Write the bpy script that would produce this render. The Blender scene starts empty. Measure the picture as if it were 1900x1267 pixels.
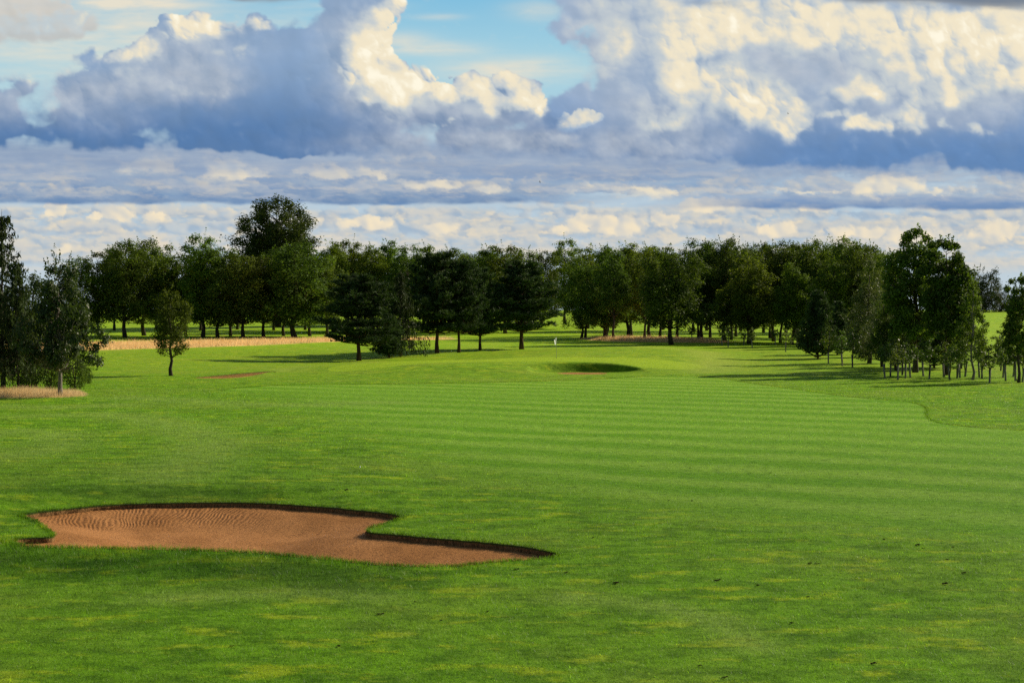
import numpy as np
# ---------- cloud field: colours of the sky sampled over (x, y) = directions in 1/2639 rad ----------
def perlin(x, y, seed):
    r = np.random.RandomState(seed)
    a = r.rand(4096) * 2 * np.pi
    gx, gy = np.cos(a).astype('f4'), np.sin(a).astype('f4')
    xi = np.floor(x).astype('i4'); yi = np.floor(y).astype('i4')
    xf = (x - xi).astype('f4'); yf = (y - yi).astype('f4')
    def g(dx, dy):
        h = ((xi + dx) * 1619 + (yi + dy) * 31337 + ((xi + dx) * (yi + dy)) * 7) & 4095
        return gx[h] * (xf - dx) + gy[h] * (yf - dy)
    u = xf * xf * xf * (xf * (xf * 6 - 15) + 10); v = yf * yf * yf * (yf * (yf * 6 - 15) + 10)
    return ((g(0, 0) * (1 - u) + g(1, 0) * u) * (1 - v) + (g(0, 1) * (1 - u) + g(1, 1) * u) * v) * 1.5
def fbm(x, y, seed, octs=5, gain=.5):
    s = 0; a = 1; n = 0
    for k in range(octs):
        s = s + a * perlin(x * 2 ** k + 17.3 * k, y * 2 ** k + 5.1 * k, seed + k); n += a; a *= gain
    return s / n
def puffs(x, y, seed, rad=.95):
    # hemispherical bumps on a jittered lattice: the cauliflower of a cumulus
    r = np.random.RandomState(seed)
    jx, jy, jr = [r.rand(4096).astype('f4') for _ in range(3)]
    xi = np.floor(x).astype('i4'); yi = np.floor(y).astype('i4')
    best = np.zeros(x.shape, 'f4')
    for dx in (-1, 0, 1):
        for dy in (-1, 0, 1):
            h = ((xi + dx) * 1619 + (yi + dy) * 31337 + ((xi + dx) * (yi + dy)) * 13) & 4095
            d2 = (xi + dx + jx[h] - x) ** 2 + (yi + dy + jy[h] - y) ** 2
            R = rad * (.55 + .45 * jr[h])
            best = np.maximum(best, R * np.sqrt(np.clip(1 - d2 / R ** 2, 0, 1)))
    return best
def sstep(a, b, x):
    t = np.clip((x - a) / (b - a), 0, 1); return t * t * (3 - 2 * t)
def sdf(px, py, poly):
    P = np.array(poly, 'f4'); d = np.full(px.shape, 1e9, 'f4'); ins = np.zeros(px.shape, bool)
    for (ax, ay), (bx, by) in zip(P, np.roll(P, -1, 0)):
        ex, ey = bx - ax, by - ay
        t = np.clip(((px - ax) * ex + (py - ay) * ey) / (ex * ex + ey * ey + 1e-6), 0, 1)
        d = np.minimum(d, (px - ax - t * ex) ** 2 + (py - ay - t * ey) ** 2)
        if ay != by:
            ins ^= ((ay > py) != (by > py)) & (px < ex * (py - ay) / (by - ay) + ax)
    d = np.sqrt(d); return np.where(ins, d, -d)
def lin(c):
    c = np.array(c, 'f4') / 255; return np.where(c <= .04045, c / 12.92, ((c + .055) / 1.055) ** 2.4).astype('f4')
def blobs(x, y, L):
    s = np.zeros(x.shape, 'f4')
    for cx, cy, rx, ry, a in L:
        q = ((x - cx) / rx) ** 2 + ((y - cy) / ry) ** 2
        m = q < 9
        s[m] += a * np.exp(-q[m])
    return s
def over(C, col, a):
    return C * (1 - a[..., None]) + col * a[..., None]
def mix(c0, c1, t):
    return c0 * (1 - t[..., None]) + c1 * t[..., None]
CREAM, WARM, WHITE = (242, 230, 202), (236, 217, 184), (255, 248, 226)

def billow(x, y, seed, s):
    # several sizes of puff, each domain-warped; returns height and its unit
    wx = x + s * .35 * fbm(x / s, y / s, seed + 50, 4); wy = y + s * .35 * fbm(x / s, y / s, seed + 60, 4)
    h = 0
    for k, (f, a) in enumerate(((1, 1), (.55, .42), (.3, .17), (.15, .065), (.075, .024))):
        h = h + a * puffs(wx / (s * f) + 3.7 * k, wy / (s * f) + 1.9 * k, seed + 7 * k)
    return h * s
def blur(a, r, n=2):
    # repeated box blur
    for _ in range(n):
        for ax in (0, 1):
            p = np.cumsum(np.pad(a, [(r + 1, r) if i == ax else (0, 0) for i in (0, 1)], mode='edge'), axis=ax, dtype='f8')
            k = 2 * r + 1
            a = ((p[k:] - p[:-k]) if ax == 0 else (p[:, k:] - p[:, :-k])).astype('f4') / k
    return a

def cumulus(x, y, poly, seed, s, amp, lit, dark_lo, dark_hi, base_y, gain=1.0, soft=None, bias=.6, warp=22, yband=(0, 300), grey=()):
    """one cloud mass: colour, alpha"""
    wx = x + warp * fbm(x / 70, y / 70, seed + 1, 5); wy = y + warp * .8 * fbm(x / 70, y / 70, seed + 2, 5)
    d = sdf(wx, wy, poly)
    up = sstep(0, 70, base_y - y)                          # bumps die out towards the flat base
    b = billow(x, y, seed + 10, s)
    H = d + amp * (b / s - bias) * s * (.12 + .88 * up)
    e = 5 if soft is None else soft(x, y)
    e = e * (.6 + 3.2 * sstep(.0, .5, fbm(x / 130, y / 90, seed + 91, 4)))
    a = sstep(0, 1, (H + e * .25 * fbm(x / 18, y / 16, seed + 93, 4)) / e)
    # relief and light: the sun stands to the upper right
    step = float(abs(x[0, 1] - x[0, 0]))
    R = 26 * np.sqrt(np.clip(blur(H, 4), 0, 200) / 40) + (.45 * b + .55 * blur(b, 2)) * .58
    R2 = blur(R, 7)
    def lam_of(R, k):
        gy, gx = np.gradient(R * k, step)
        return (-gx * .72 + gy * .56 + .42) / np.sqrt(gx * gx + gy * gy + 1)
    lam = .58 * lam_of(R, .68) + .42 * lam_of(R2, .85)
    bx = fbm(x / 48, y / 40, seed + 71, 7, .52); by = fbm(x / 48, y / 40, seed + 81, 7, .52)
    Lm = blobs(x + 30 * bx - 10 * (b / s - .8), y + 22 * by + 14 * (b / s - .8), lit)
    calm = sstep(-.25, .35, fbm(x / 170, y / 110, seed + 95, 4))
    lam = .42 + (lam - .42) * (.35 + .65 * calm)
    Lm = Lm + .42 * (b / s - .80) * np.clip(Lm * 2.2, 0, 1) * (1 - .5 * sstep(.7, 1.1, Lm)); Lm = np.clip(Lm, -.4, 1.1); Lm = np.where(Lm > 0, .35 * Lm + .65 * sstep(.1, .9, Lm), Lm)
    n = fbm(x / 60, y / 44, seed + 30, 6, .52)
    glow = blur(np.clip(Lm, -.3, 1), 16)
    fe = fbm(x / 52 + .45 * bx, y / 42 + .45 * by, seed + 33, 6, .5); gy, gx = np.gradient(blur(fe, 2), step); emb = np.clip((-gx * .8 + gy * .6) * 15, -.7, .7)
    ed = sstep(46, 0, H) * up                                 # crisp detail shows near the lit rims
    t = np.clip(Lm * (.50 + .62 * (lam - .42) * gain + .30 * n) + (lam - .42) * (.22 + .3 * ed) * np.clip(Lm * 1.6 + .3, 0, 1) + (n + 1.1 * emb) * .20 + .30 * glow - .05, 0, 1.15)
    yy = sstep(yband[0], yband[1], y)
    dark = mix(lin(dark_hi), lin(dark_lo), np.clip(yy + .25 * n, 0, 1))
    gq = np.clip(blobs(x + 34 * bx, y + 26 * by, grey), 0, 1) * (.72 + .5 * n + .55 * (lam - .42))
    dark = mix(dark, lin((184, 192, 202)) * np.ones_like(dark), np.clip(gq, 0, 1))
    dark = dark * (1 + .10 * (lam - .42) + .14 * n + .07 * emb)[..., None]
    c = mix(dark, lin((196, 204, 208)) * np.ones_like(dark), sstep(.0, .45, t))
    c = mix(c, lin(CREAM) * np.ones_like(dark), sstep(.35, .8, t))
    c = mix(c, lin(WHITE) * np.ones_like(dark), sstep(.8, 1.1, t))
    return c, a

def sky_colours(x, y):
    x = x.astype('f4'); y = y.astype('f4')
    # clear air
    C = mix(lin((118, 186, 222)) * np.ones(x.shape + (3,), 'f4'), lin((164, 208, 224)), sstep(-60, 130, y))
    C = mix(C, lin((186, 206, 220)), sstep(120, 330, y)); C = mix(C, lin((192, 207, 217)), sstep(380, 520, y))
    # high thin veils
    n = fbm(x / 230, y / 34, 3, 6, .55) + .4 * fbm(x / 60, y / 14, 9, 5)
    v = blobs(x, y, [(130, 60, 260, 90, .9), (800, 92, 90, 12, .8), (740, 75, 60, 16, .5), (815, 32, 40, 6, .6), (960, 130, 130, 22, 1.0), (640, 12, 90, 12, .4), (240, 5, 160, 14, .7), (1000, 20, 60, 20, .4), (560, 40, 90, 20, .4)])
    C = over(C, lin((236, 226, 204)), np.clip(v * (.75 + .8 * n), 0, .92))
    # rows of cloud low over the horizon
    persp = np.clip((560 - y) / 180, .05, 2)
    st = float(abs(x[0, 1] - x[0, 0]))
    def rows(C, L, sd):
        for k, (yc, sx, hgt, op, lo, md, hi) in enumerate(L):
            qx = x + 30 * fbm(x / 44, y / 30, sd + 60 + k, 6, .55); qy = y + 10 * fbm(x / 40, y / 22, sd + 70 + k, 6, .55)
            b = billow(qx + 900 * k, qy * 1.6, sd + 20 * k, sx * .5) / (sx * .5)
            cov = fbm(x / (sx * 3.0), (y - yc) / 60, sd + 30 + k, 5, .6)
            base = yc + 12 + 8 * fbm(x / 150, x * 0, sd + 40 + k, 4)
            H = cov * 1.7 + (b - .85) * .65 - .10 - np.abs(qy - (base - hgt * .45)) / hgt * .9 + .42
            a = sstep(0, .26, H) * sstep(-4, 9, base - qy)
            gy, gx = np.gradient(blur(b, 2) * sx * .32, st); lam = (-gx * .72 + gy * .5 + .4) / np.sqrt(gx * gx + gy * gy + 1)
            tt = np.clip(sstep(base + 4, base - hgt * 1.1, qy) * .5 + (lam - .4) * .85 + .5 * cov + .08, 0, 1)
            cc = mix(lin(lo) * np.ones_like(C), lin(md), sstep(0, .5, tt)); cc = mix(cc, lin(hi), sstep(.48, 1, tt))
            C = over(C, cc, a * op)
        return C
    def wisps(C, sx, sy, seed, y0, y1, lo, hi, op, thr=0.):
        wx = x + 40 * fbm(x / 80, y / 40, seed + 20, 5, .6); wy = y + 12 * fbm(x / 70, y / 30, seed + 30, 5, .6)
        f = fbm(wx / sx, wy / sy, seed, 7, .58)
        gy, gx = np.gradient(blur(f, 1), st); e = np.clip((-gx * .8 + gy * .6) * sy * .28, -.6, .6)
        t = np.clip(.45 + 1.0 * f + .9 * e, 0, 1)
        w = sstep(y0 - 12, y0 + 12, y) * sstep(y1 + 14, y1 - 14, y)
        return over(C, mix(lin(lo) * np.ones_like(C), lin(hi), sstep(.2, .85, t)), w * np.clip(sstep(-.35 + thr, .25 + thr, f) * op, 0, 1))
    C = wisps(C, 150, 34, 391, 384, 500, (156, 177, 197), (218, 210, 194), .8)
    C = wisps(C, 80, 20, 421, 388, 470, (154, 175, 196), (234, 219, 192), .75, .05)
    C = wisps(C, 60, 11, 451, 430, 505, (176, 192, 206), (226, 216, 200), .5, .1)
    C = rows(C, [(480, 26, 20, .45, (168, 186, 203), (212, 210, 203), (236, 222, 196)), (452, 36, 28, .6, (160, 181, 201), (208, 207, 201), (240, 224, 194)), (424, 46, 34, .65, (154, 176, 199), (204, 205, 202), (242, 226, 194)), (399, 58, 30, .6, (148, 171, 196), (200, 203, 203), (240, 224, 192))], 300)
    PL = [(105, 385, 24, 18, 1), (175, 399, 15, 8, .8), (215, 398, 26, 12, .9), (292, 402, 30, 12, .6), (120, 462, 26, 8, .6), (690, 414, 52, 13, .8), (560, 410, 40, 8, .5), (820, 424, 40, 12, .6), (1078, 414, 22, 20, 1), (1040, 425, 16, 8, .6),
        (1152, 420, 42, 17, 1), (1238, 408, 24, 13, .9), (1325, 378, 46, 12, .9), (1290, 384, 40, 9, .6), (1500, 384, 18, 12, .8), (1440, 425, 34, 14, .7), (1580, 430, 60, 12, .6), (1700, 440, 80, 16, .5), (1860, 430, 60, 20, .6)]
    pl = x * 0
    qx = x + 20 * fbm(x / 36, y / 28, 431, 6, .6); qy = y + 13 * fbm(x / 36, y / 28, 441, 6, .6)
    pl = pl * 0 + blobs(qx, qy, PL); b = billow(qx, qy, 420, 26); gy, gx = np.gradient(blur(b, 2) * .7, st)
    lam = (-gx * .7 + gy * .5 + .45) / np.sqrt(gx * gx + gy * gy + 1)
    H = pl * 1.25 + (b / 26 - .9) * .45
    C = over(C, mix(lin((176, 190, 204)) * np.ones_like(C), lin((250, 232, 198)), np.clip(.45 + lam * .75, 0, 1)), sstep(.25, .6, H) * .85)
    # long flat-based bands under the big clouds
    for k, (y0, y1, xa, xb, top, bot, op) in enumerate(((352, 388, 1150, 2700, (170, 184, 202), (112, 142, 182), .9), (300, 379, -700, 1180, (158, 175, 198), (106, 138, 178), .95), (296, 352, 900, 1600, (172, 188, 206), (126, 158, 194), .8), (262, 318, -700, 620, (140, 158, 184), (134, 156, 188), .92), (266, 336, 480, 1400, (150, 170, 198), (126, 154, 190), .9))):
        wob = 6 * fbm(x / 210, x * 0 + k, 500 + k, 4)
        n = fbm(x / 150, y / 16, 510 + k, 6, .58)
        brk = fbm(x / 90, y / 30, 515 + k, 6, .6)
        yb = y1 + wob * 1.6 + 5 * brk * sstep(y1 - 30, y1, y)
        env = sstep(xa, xa + 260, x + 60 * n) * sstep(xb, xb - 260, x + 60 * n)
        a = sstep(yb + 3, yb - 5, y) * sstep(y0 - 16, y0 + 16, y + 22 * n) * env * op
        t = np.clip((y - y0) / (y1 - y0) + .55 * n + .3 * brk, 0, 1)
        C = over(C, mix(lin(top) * np.ones_like(C), lin(bot), t) * (1 + .16 * n + .10 * brk)[..., None], np.clip(a * (1 + .55 * brk - .12 * sstep(y1, y0, y)), 0, 1))
    C = rows(C, [(352, 54, 26, .62, (134, 158, 188), (170, 182, 197), (224, 212, 190)), (322, 70, 32, .5, (126, 151, 184), (168, 181, 198), (218, 209, 191)), (300, 80, 26, .5, (120, 146, 182), (160, 176, 196), (200, 198, 194))], 1300)
    qx = x + 46 * fbm(x / 60, y / 30, 581, 7, .62); qy = y + 15 * fbm(x / 40, y / 24, 591, 6, .6)
    C = wisps(C, 170, 20, 481, 296, 372, (128, 153, 185), (188, 192, 198), .6, .08)
    C = wisps(C, 75, 13, 511, 298, 366, (140, 162, 190), (214, 206, 190), .45, .2)
    sp = blobs(qx, qy, [(300, 304, 42, 15, .9), (420, 313, 34, 22, 1.1), (465, 322, 28, 9, .9), (250, 312, 40, 9, .5), (640, 320, 62, 12, .9), (590, 318, 40, 10, .6), (710, 322, 30, 12, .5), (812, 344, 58, 9, .95), (912, 352, 20, 9, .9), (770, 290, 62, 8, .8), (690, 300, 60, 5, .4), (960, 350, 40, 6, .4),
        (1640, 340, 40, 17, 1.1), (1610, 350, 30, 12, .7), (1690, 340, 22, 14, .5), (1730, 355, 24, 7, 1.0), (1500, 355, 90, 4, .6), (1840, 352, 80, 12, .4), (1180, 350, 60, 10, .5), (1260, 358, 80, 10, .5), (1080, 345, 40, 12, .3)])
    b = billow(qx, qy * 1.25, 560, 30); gy, gx = np.gradient(blur(b, 2) * .7, st)
    lam = (-gx * .7 + gy * .5 + .45) / np.sqrt(gx * gx + gy * gy + 1)
    H = sp * 1.1 + (b / 30 - .9) * .5 + .25 * fbm(x / 60, y / 20, 571, 5)
    C = over(C, mix(lin((176, 190, 206)) * np.ones_like(C), lin((250, 234, 200)), np.clip(.4 + lam * .8, 0, 1)), sstep(.15, .95, H) * .85)
    nb = fbm(x / 190, y / 24, 620, 6, .58)
    C = over(C, mix(lin((132, 154, 186)) * np.ones_like(C), lin((168, 182, 200)), np.clip(.5 + nb, 0, 1)), sstep(250, 285, y) * sstep(352, 300, y + 14 * nb) * .72)
    # ----- the great mass on the right
    R = [(1032, 40), (1060, -200), (2700, -200), (2700, 330), (1900, 333), (1600, 322), (1400, 312), (1200, 300), (1060, 300), (1000, 285), (1010, 230), (1030, 190), (1075, 160), (1062, 100)]
    c, a = cumulus(x, y, R, 700, 62, .55, [
        (1130, 45, 90, 70, .4), (1110, 120, 55, 50, .5), (1275, 80, 60, 45, .95), (1330, 60, 45, 40, .5), (1270, 150, 60, 40, .8), (1345, 175, 60, 45, .65), (1400, 190, 50, 45, .75), (1462, 205, 38, 40, 1.05), (1480, 238, 30, 14, .7), (1420, 60, 120, 50, .5),
        (1580, 60, 160, 55, .55), (1750, 60, 160, 70, .6), (1900, 60, 120, 60, .75), (1615, 165, 50, 22, .9), (1560, 180, 50, 20, .5), (1690, 205, 26, 32, .85), (1640, 238, 60, 14, .85), (1590, 230, 20, 14, .6), (1775, 178, 45, 26, .95), (1800, 105, 24, 34, .6), (1870, 150, 60, 24, .9), (1980, 130, 90, 70, .6), (1545, 213, 26, 9, .7),
        (1820, 245, 34, 12, .5), (1755, 240, 14, 14, .4), (1240, 235, 40, 20, .5), (1200, 225, 60, 40, .3), (1400, 20, 200, 30, .3), (1700, 130, 80, 26, .55), (1240, 10, 120, 20, .25),
        (1410, 108, 26, 20, -.6), (1330, 112, 22, 16, -.5), (1480, 135, 46, 15, -.45), (1540, 140, 30, 12, -.3), (1100, 75, 26, 18, -.4), (1660, 190, 18, 12, -.4), (1150, 15, 100, 20, -.1), (1500, 175, 20, 12, -.4), (1570, 100, 60, 12, -.3), (1740, 120, 60, 14, -.25), (1860, 122, 30, 8, -.4), (1650, 110, 40, 10, -.25)],
        (100, 137, 184), (152, 176, 205), 328, 1.0, grey=[(1120, 70, 90, 110, 1.0), (1230, 235, 100, 40, .8), (1330, 260, 60, 20, .3), (1560, 110, 200, 60, .8), (1760, 140, 200, 70, .8), (1400, 150, 120, 90, .6), (1900, 160, 120, 60, .7), (1190, 190, 70, 30, .5), (1640, 215, 90, 26, .5), (1780, 225, 60, 20, .4), (1240, 290, 110, 26, .7), (1120, 270, 90, 30, .7)], soft=lambda x, y: 8 + 26 * sstep(240, 320, y) + 20 * sstep(60, -60, y) + 26 * sstep(1210, 1060, x), yband=(110, 300))
    C = over(C, c, a)
    # cloud in the gap in front of it
    c, a = cumulus(x, y, [(1022, 244), (1026, 226), (1046, 214), (1062, 218), (1080, 202), (1100, 206), (1122, 214), (1110, 226), (1080, 240), (1050, 250)], 760, 16, .8, [(1085, 212, 40, 16, 1.1), (1040, 232, 22, 12, .9)], (150, 176, 206), (170, 190, 212), 262, 1.0, soft=lambda x, y: 5, warp=8)
    C = over(C, c, a * .95)
    # ----- the great mass on the left
    L = [(-700, 175), (-60, 168), (20, 150), (80, 148), (130, 118), (200, 108), (240, 90), (285, 76), (300, 40), (335, 28), (375, 30), (420, 42), (452, 28), (484, 38), (505, 52), (540, 52), (575, 40), (600, 4), (640, -60), (720, -80), (748, -10), (738, 34), (722, 60), (722, 112), (758, 108), (800, 134), (850, 150), (880, 140), (940, 142), (985, 158), (1000, 200), (1010, 215), (1060, 232), (1150, 246), (1250, 262), (1310, 290), (1200, 306), (900, 300), (600, 292), (300, 284), (0, 280), (-700, 284)]
    c, a = cumulus(x, y, L, 800, 54, .5, [
        (335, 50, 34, 28, 1.0), (375, 45, 30, 24, .7), (415, 58, 26, 24, .35), (456, 44, 24, 20, 1.0), (486, 46, 16, 12, .8), (560, 38, 26, 14, .6), (265, 92, 30, 18, .75), (225, 108, 50, 12, .7), (110, 132, 50, 12, .55), (30, 142, 60, 14, .6), (85, 205, 26, 18, .5), (235, 145, 50, 22, .28), (120, 160, 60, 20, .2), (420, 100, 40, 14, .35), (380, 176, 60, 7, .3), (330, 168, 50, 8, .2), (450, 95, 14, 22, .3), (490, 80, 14, 10, .3), (190, 215, 60, 30, .12),
        (742, 10, 20, 60, .9), (712, 40, 30, 50, .55), (690, 110, 42, 44, 1.05), (655, 85, 26, 24, .3), (650, 130, 24, 26, .5), (720, 145, 40, 40, .8), (770, 135, 40, 26, 1.0), (740, 185, 60, 40, .4), (820, 158, 40, 30, .85), (870, 165, 40, 30, .9), (925, 175, 36, 36, 1.0), (970, 180, 30, 26, .9), (1000, 205, 12, 16, .8), (905, 205, 14, 18, .5), (830, 228, 16, 7, .9), (566, 152, 12, 8, .5), (690, 190, 30, 14, .4), (660, 45, 60, 50, .22), (980, 255, 30, 12, .2),
        (870, 190, 30, 14, -.5), (560, 150, 90, 90, -.2), (960, 215, 30, 10, -.3)],
        (88, 125, 172), (136, 164, 197), 290, 1.0, grey=[(330, 105, 110, 55, .95), (110, 180, 110, 36, .6), (-60, 190, 120, 40, .6), (240, 165, 120, 30, .6), (400, 160, 60, 30, .8), (690, 165, 80, 60, .95), (800, 200, 90, 40, .7), (650, 60, 60, 60, .7), (930, 215, 90, 26, .6), (1080, 262, 120, 16, .5), (200, 225, 90, 26, .25), (720, 270, 160, 22, .45), (860, 262, 160, 30, .6), (1050, 268, 180, 26, .6), (1200, 280, 120, 20, .5), (510, 80, 30, 30, .15)], soft=lambda x, y: 6 + 60 * sstep(200, 290, y) * sstep(560, 760, x) + 30 * sstep(520, 60, x) * sstep(60, 170, y), yband=(90, 270))
    C = over(C, c, a)
    # shaded cloud overlapping it (soft lower edge catching light)
    c, a = cumulus(x, y, [(-700, -60), (60, -60), (140, 4), (175, 30), (182, 56), (150, 74), (60, 84), (-700, 90)], 860, 40, .5, [(30, 40, 70, 26, .5), (150, 40, 24, 20, .6), (95, 30, 30, 24, .5), (60, 62, 80, 16, .15)], (190, 190, 190), (214, 206, 196), 100, .8, soft=lambda x, y: 26, warp=14, yband=(0, 90))
    C = over(C, c, a * .75)
    # dark undersides passing over the top of the view
    n = fbm(x / 120, y / 26, 901, 6, .55)
    d = blobs(x, y, [(1720, -26, 150, 34, 1.0), (1870, -14, 120, 26, 1.1), (1600, -10, 60, 16, .6), (500, -14, 80, 18, 1.0), (440, -6, 30, 10, .5), (1420, 14, 90, 16, .35), (1300, 6, 90, 18, .3), (2100, -20, 200, 40, 1)])
    C = over(C, mix(lin((172, 176, 178)) * np.ones_like(C), lin((112, 124, 140)), np.clip(d + .2 * n, 0, 1)), sstep(.22, .75, d + .28 * n) * .92)
    return np.clip(C, 0, 1.2)
import bpy, math, random, time
from mathutils import Vector, Matrix
from mathutils.geometry import delaunay_2d_cdt
T0 = time.time()
scene = bpy.context.scene
col = scene.collection
F_PX, CAM_Z, HOR_V = 2639.0, 4.8, 575.0          # photo pixels: focal length, horizon row; eye height in metres
PITCH = math.atan((633.5 - HOR_V) / F_PX)
def ray(u, v):
    a, b = (u - 950) / F_PX, (633.5 - v) / F_PX
    return a, math.cos(PITCH) + b * math.sin(PITCH), -math.sin(PITCH) + b * math.cos(PITCH)
def at(u, v, z=0.0):
    x, y, k = ray(u, v); t = (z - CAM_Z) / k
    return x * t, y * t
def at_depth(u, v, Y):
    x, y, k = ray(u, v); t = Y / y
    return x * t, Y, CAM_Z + k * t
def densify(P, step):
    out = []
    for (a, b) in zip(P, P[1:] + P[:1]):
        a, b = np.array(a, float), np.array(b, float)
        n = max(1, int(np.linalg.norm((b - a)[:2]) / step))
        out += [a + (b - a) * k / n for k in range(n)]
    return np.array(out)
def catmull(P, n=6, closed=True):
    P = [np.array(p, float) for p in P]; out = []; m = len(P)
    for i in range(m if closed else m - 1):
        p0, p1, p2, p3 = (P[(i + k - 1) % m] if closed else P[min(max(i + k - 1, 0), m - 1)] for k in range(4))
        for j in range(n):
            t = j / n
            out.append(.5 * (2 * p1 + (p2 - p0) * t + (2 * p0 - 5 * p1 + 4 * p2 - p3) * t * t + (3 * p1 - p0 - 3 * p2 + p3) * t ** 3))
    if not closed: out.append(P[-1])
    return np.array(out)
def seg_dist(px, py, P, closed=False):
    P = np.asarray(P, float); d = np.full(np.shape(px), 1e9)
    Q = np.roll(P, -1, 0) if closed else P[1:]
    for a, b in zip(P[:len(Q)], Q):
        ex, ey = b[0] - a[0], b[1] - a[1]
        t = np.clip(((px - a[0]) * ex + (py - a[1]) * ey) / (ex * ex + ey * ey + 1e-9), 0, 1)
        d = np.minimum(d, (px - a[0] - t * ex) ** 2 + (py - a[1] - t * ey) ** 2)
    return np.sqrt(d)
def inside(px, py, P):
    P = np.asarray(P, float); ins = np.zeros(np.shape(px), bool)
    for (ax, ay), (bx, by) in zip(P[:, :2], np.roll(P[:, :2], -1, 0)):
        if ay != by: ins ^= ((ay > py) != (by > py)) & (px < (bx - ax) * (py - ay) / (by - ay) + ax)
    return ins

# ---------------------------------------------------------------- object helpers
def tag(o, label=None, cat=None, group=None, kind=None):
    if label: o['label'] = label
    if cat: o['category'] = cat
    if group: o['group'] = group
    if kind: o['kind'] = kind
    return o
def mesh_from(name, V, Fs, mat=None, smooth=False, attrs=None):
    """V (n,3); Fs list of index arrays, each (m,k)"""
    me = bpy.data.meshes.new(name)
    V = np.asarray(V, 'f4'); me.vertices.add(len(V)); me.vertices.foreach_set('co', V.ravel())
    Fs = [np.asarray(f, 'i4') for f in Fs if len(f)]
    loops = np.concatenate([f.ravel() for f in Fs]); tot = np.concatenate([np.full(len(f), f.shape[1], 'i4') for f in Fs])
    me.loops.add(len(loops)); me.loops.foreach_set('vertex_index', loops)
    me.polygons.add(len(tot)); me.polygons.foreach_set('loop_start', np.concatenate([[0], np.cumsum(tot)[:-1]]).astype('i4')); me.polygons.foreach_set('loop_total', tot)
    if smooth: me.polygons.foreach_set('use_smooth', np.ones(len(tot), bool))
    for k, a in (attrs or {}).items():
        a = np.asarray(a, 'f4')
        if a.ndim == 1: me.attributes.new(k, 'FLOAT', 'POINT').data.foreach_set('value', a)
        else:
            if a.shape[1] == 3: a = np.concatenate([a, np.ones((len(a), 1), 'f4')], 1)
            me.attributes.new(k, 'FLOAT_COLOR', 'POINT').data.foreach_set('color', a.ravel())
    me.update(calc_edges=True); me.validate()
    if mat: me.materials.append(mat)
    return me
def obj(name, me, parent=None):
    o = bpy.data.objects.new(name, me); col.objects.link(o)
    if parent: o.parent = parent
    return o
def empty(name, loc=(0, 0, 0), rz=0):
    o = bpy.data.objects.new(name, None); col.objects.link(o); o.location = loc; o.rotation_euler = (0, 0, rz); o.empty_display_size = .3
    return o

# ---------------------------------------------------------------- node helpers
def new_mat(name):
    m = bpy.data.materials.new(name); m.use_nodes = True
    nt = m.node_tree; nt.nodes.clear()
    out = nt.nodes.new('ShaderNodeOutputMaterial')
    return m, nt, out
class N:
    def __init__(s, nt): s.nt = nt
    def node(s, t, **kw):
        n = s.nt.nodes.new(t)
        for k, v in kw.items():
            if k in n.inputs.keys() if isinstance(k, str) else False: pass
            setattr(n, k, v)
        return n
    def put(s, sock, v):
        if hasattr(v, 'is_linked') or isinstance(v, bpy.types.NodeSocket): s.nt.links.new(v, sock)
        else:
            if sock.type == 'RGBA' and len(v) == 3: v = (*v, 1)
            sock.default_value = v
    def math(s, op, a, b=0.0, clamp=False):
        n = s.node('ShaderNodeMath', operation=op, use_clamp=clamp); s.put(n.inputs[0], a); s.put(n.inputs[1], b); return n.outputs[0]
    def ramp(s, v, lo, hi, a=0.0, b=1.0, smooth=True):
        n = s.node('ShaderNodeMapRange', interpolation_type='SMOOTHSTEP' if smooth else 'LINEAR'); s.put(n.inputs[0], v)
        for i, x in enumerate((lo, hi, a, b)): s.put(n.inputs[i + 1], x)
        return n.outputs[0]
    def mix(s, f, a, b, mode='MIX'):
        n = s.node('ShaderNodeMix', data_type='RGBA', blend_type=mode); s.put(n.inputs[0], f); s.put(n.inputs[6], a); s.put(n.inputs[7], b); return n.outputs[2]
    def noise(s, vec, scale, detail=2, rough=.5, dist=0.0):
        n = s.node('ShaderNodeTexNoise'); s.put(n.inputs['Vector'], vec); s.put(n.inputs['Scale'], scale); s.put(n.inputs['Detail'], detail); s.put(n.inputs['Roughness'], rough); s.put(n.inputs['Distortion'], dist); return n.outputs[0]
    def attr(s, name, out='Fac'):
        n = s.node('ShaderNodeAttribute', attribute_name=name); return n.outputs[out]
    def pos(s): return s.node('ShaderNodeNewGeometry').outputs['Position']
    def mapping(s, vec, scale=(1, 1, 1), rot=(0, 0, 0)):
        n = s.node('ShaderNodeMapping'); s.put(n.inputs[0], vec); n.inputs[2].default_value = rot; n.inputs[3].default_value = scale; return n.outputs[0]
    def bump(s, h, strength, dist):
        n = s.node('ShaderNodeBump'); s.put(n.inputs['Height'], h); n.inputs['Strength'].default_value = strength; n.inputs['Distance'].default_value = dist; return n.outputs[0]

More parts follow.
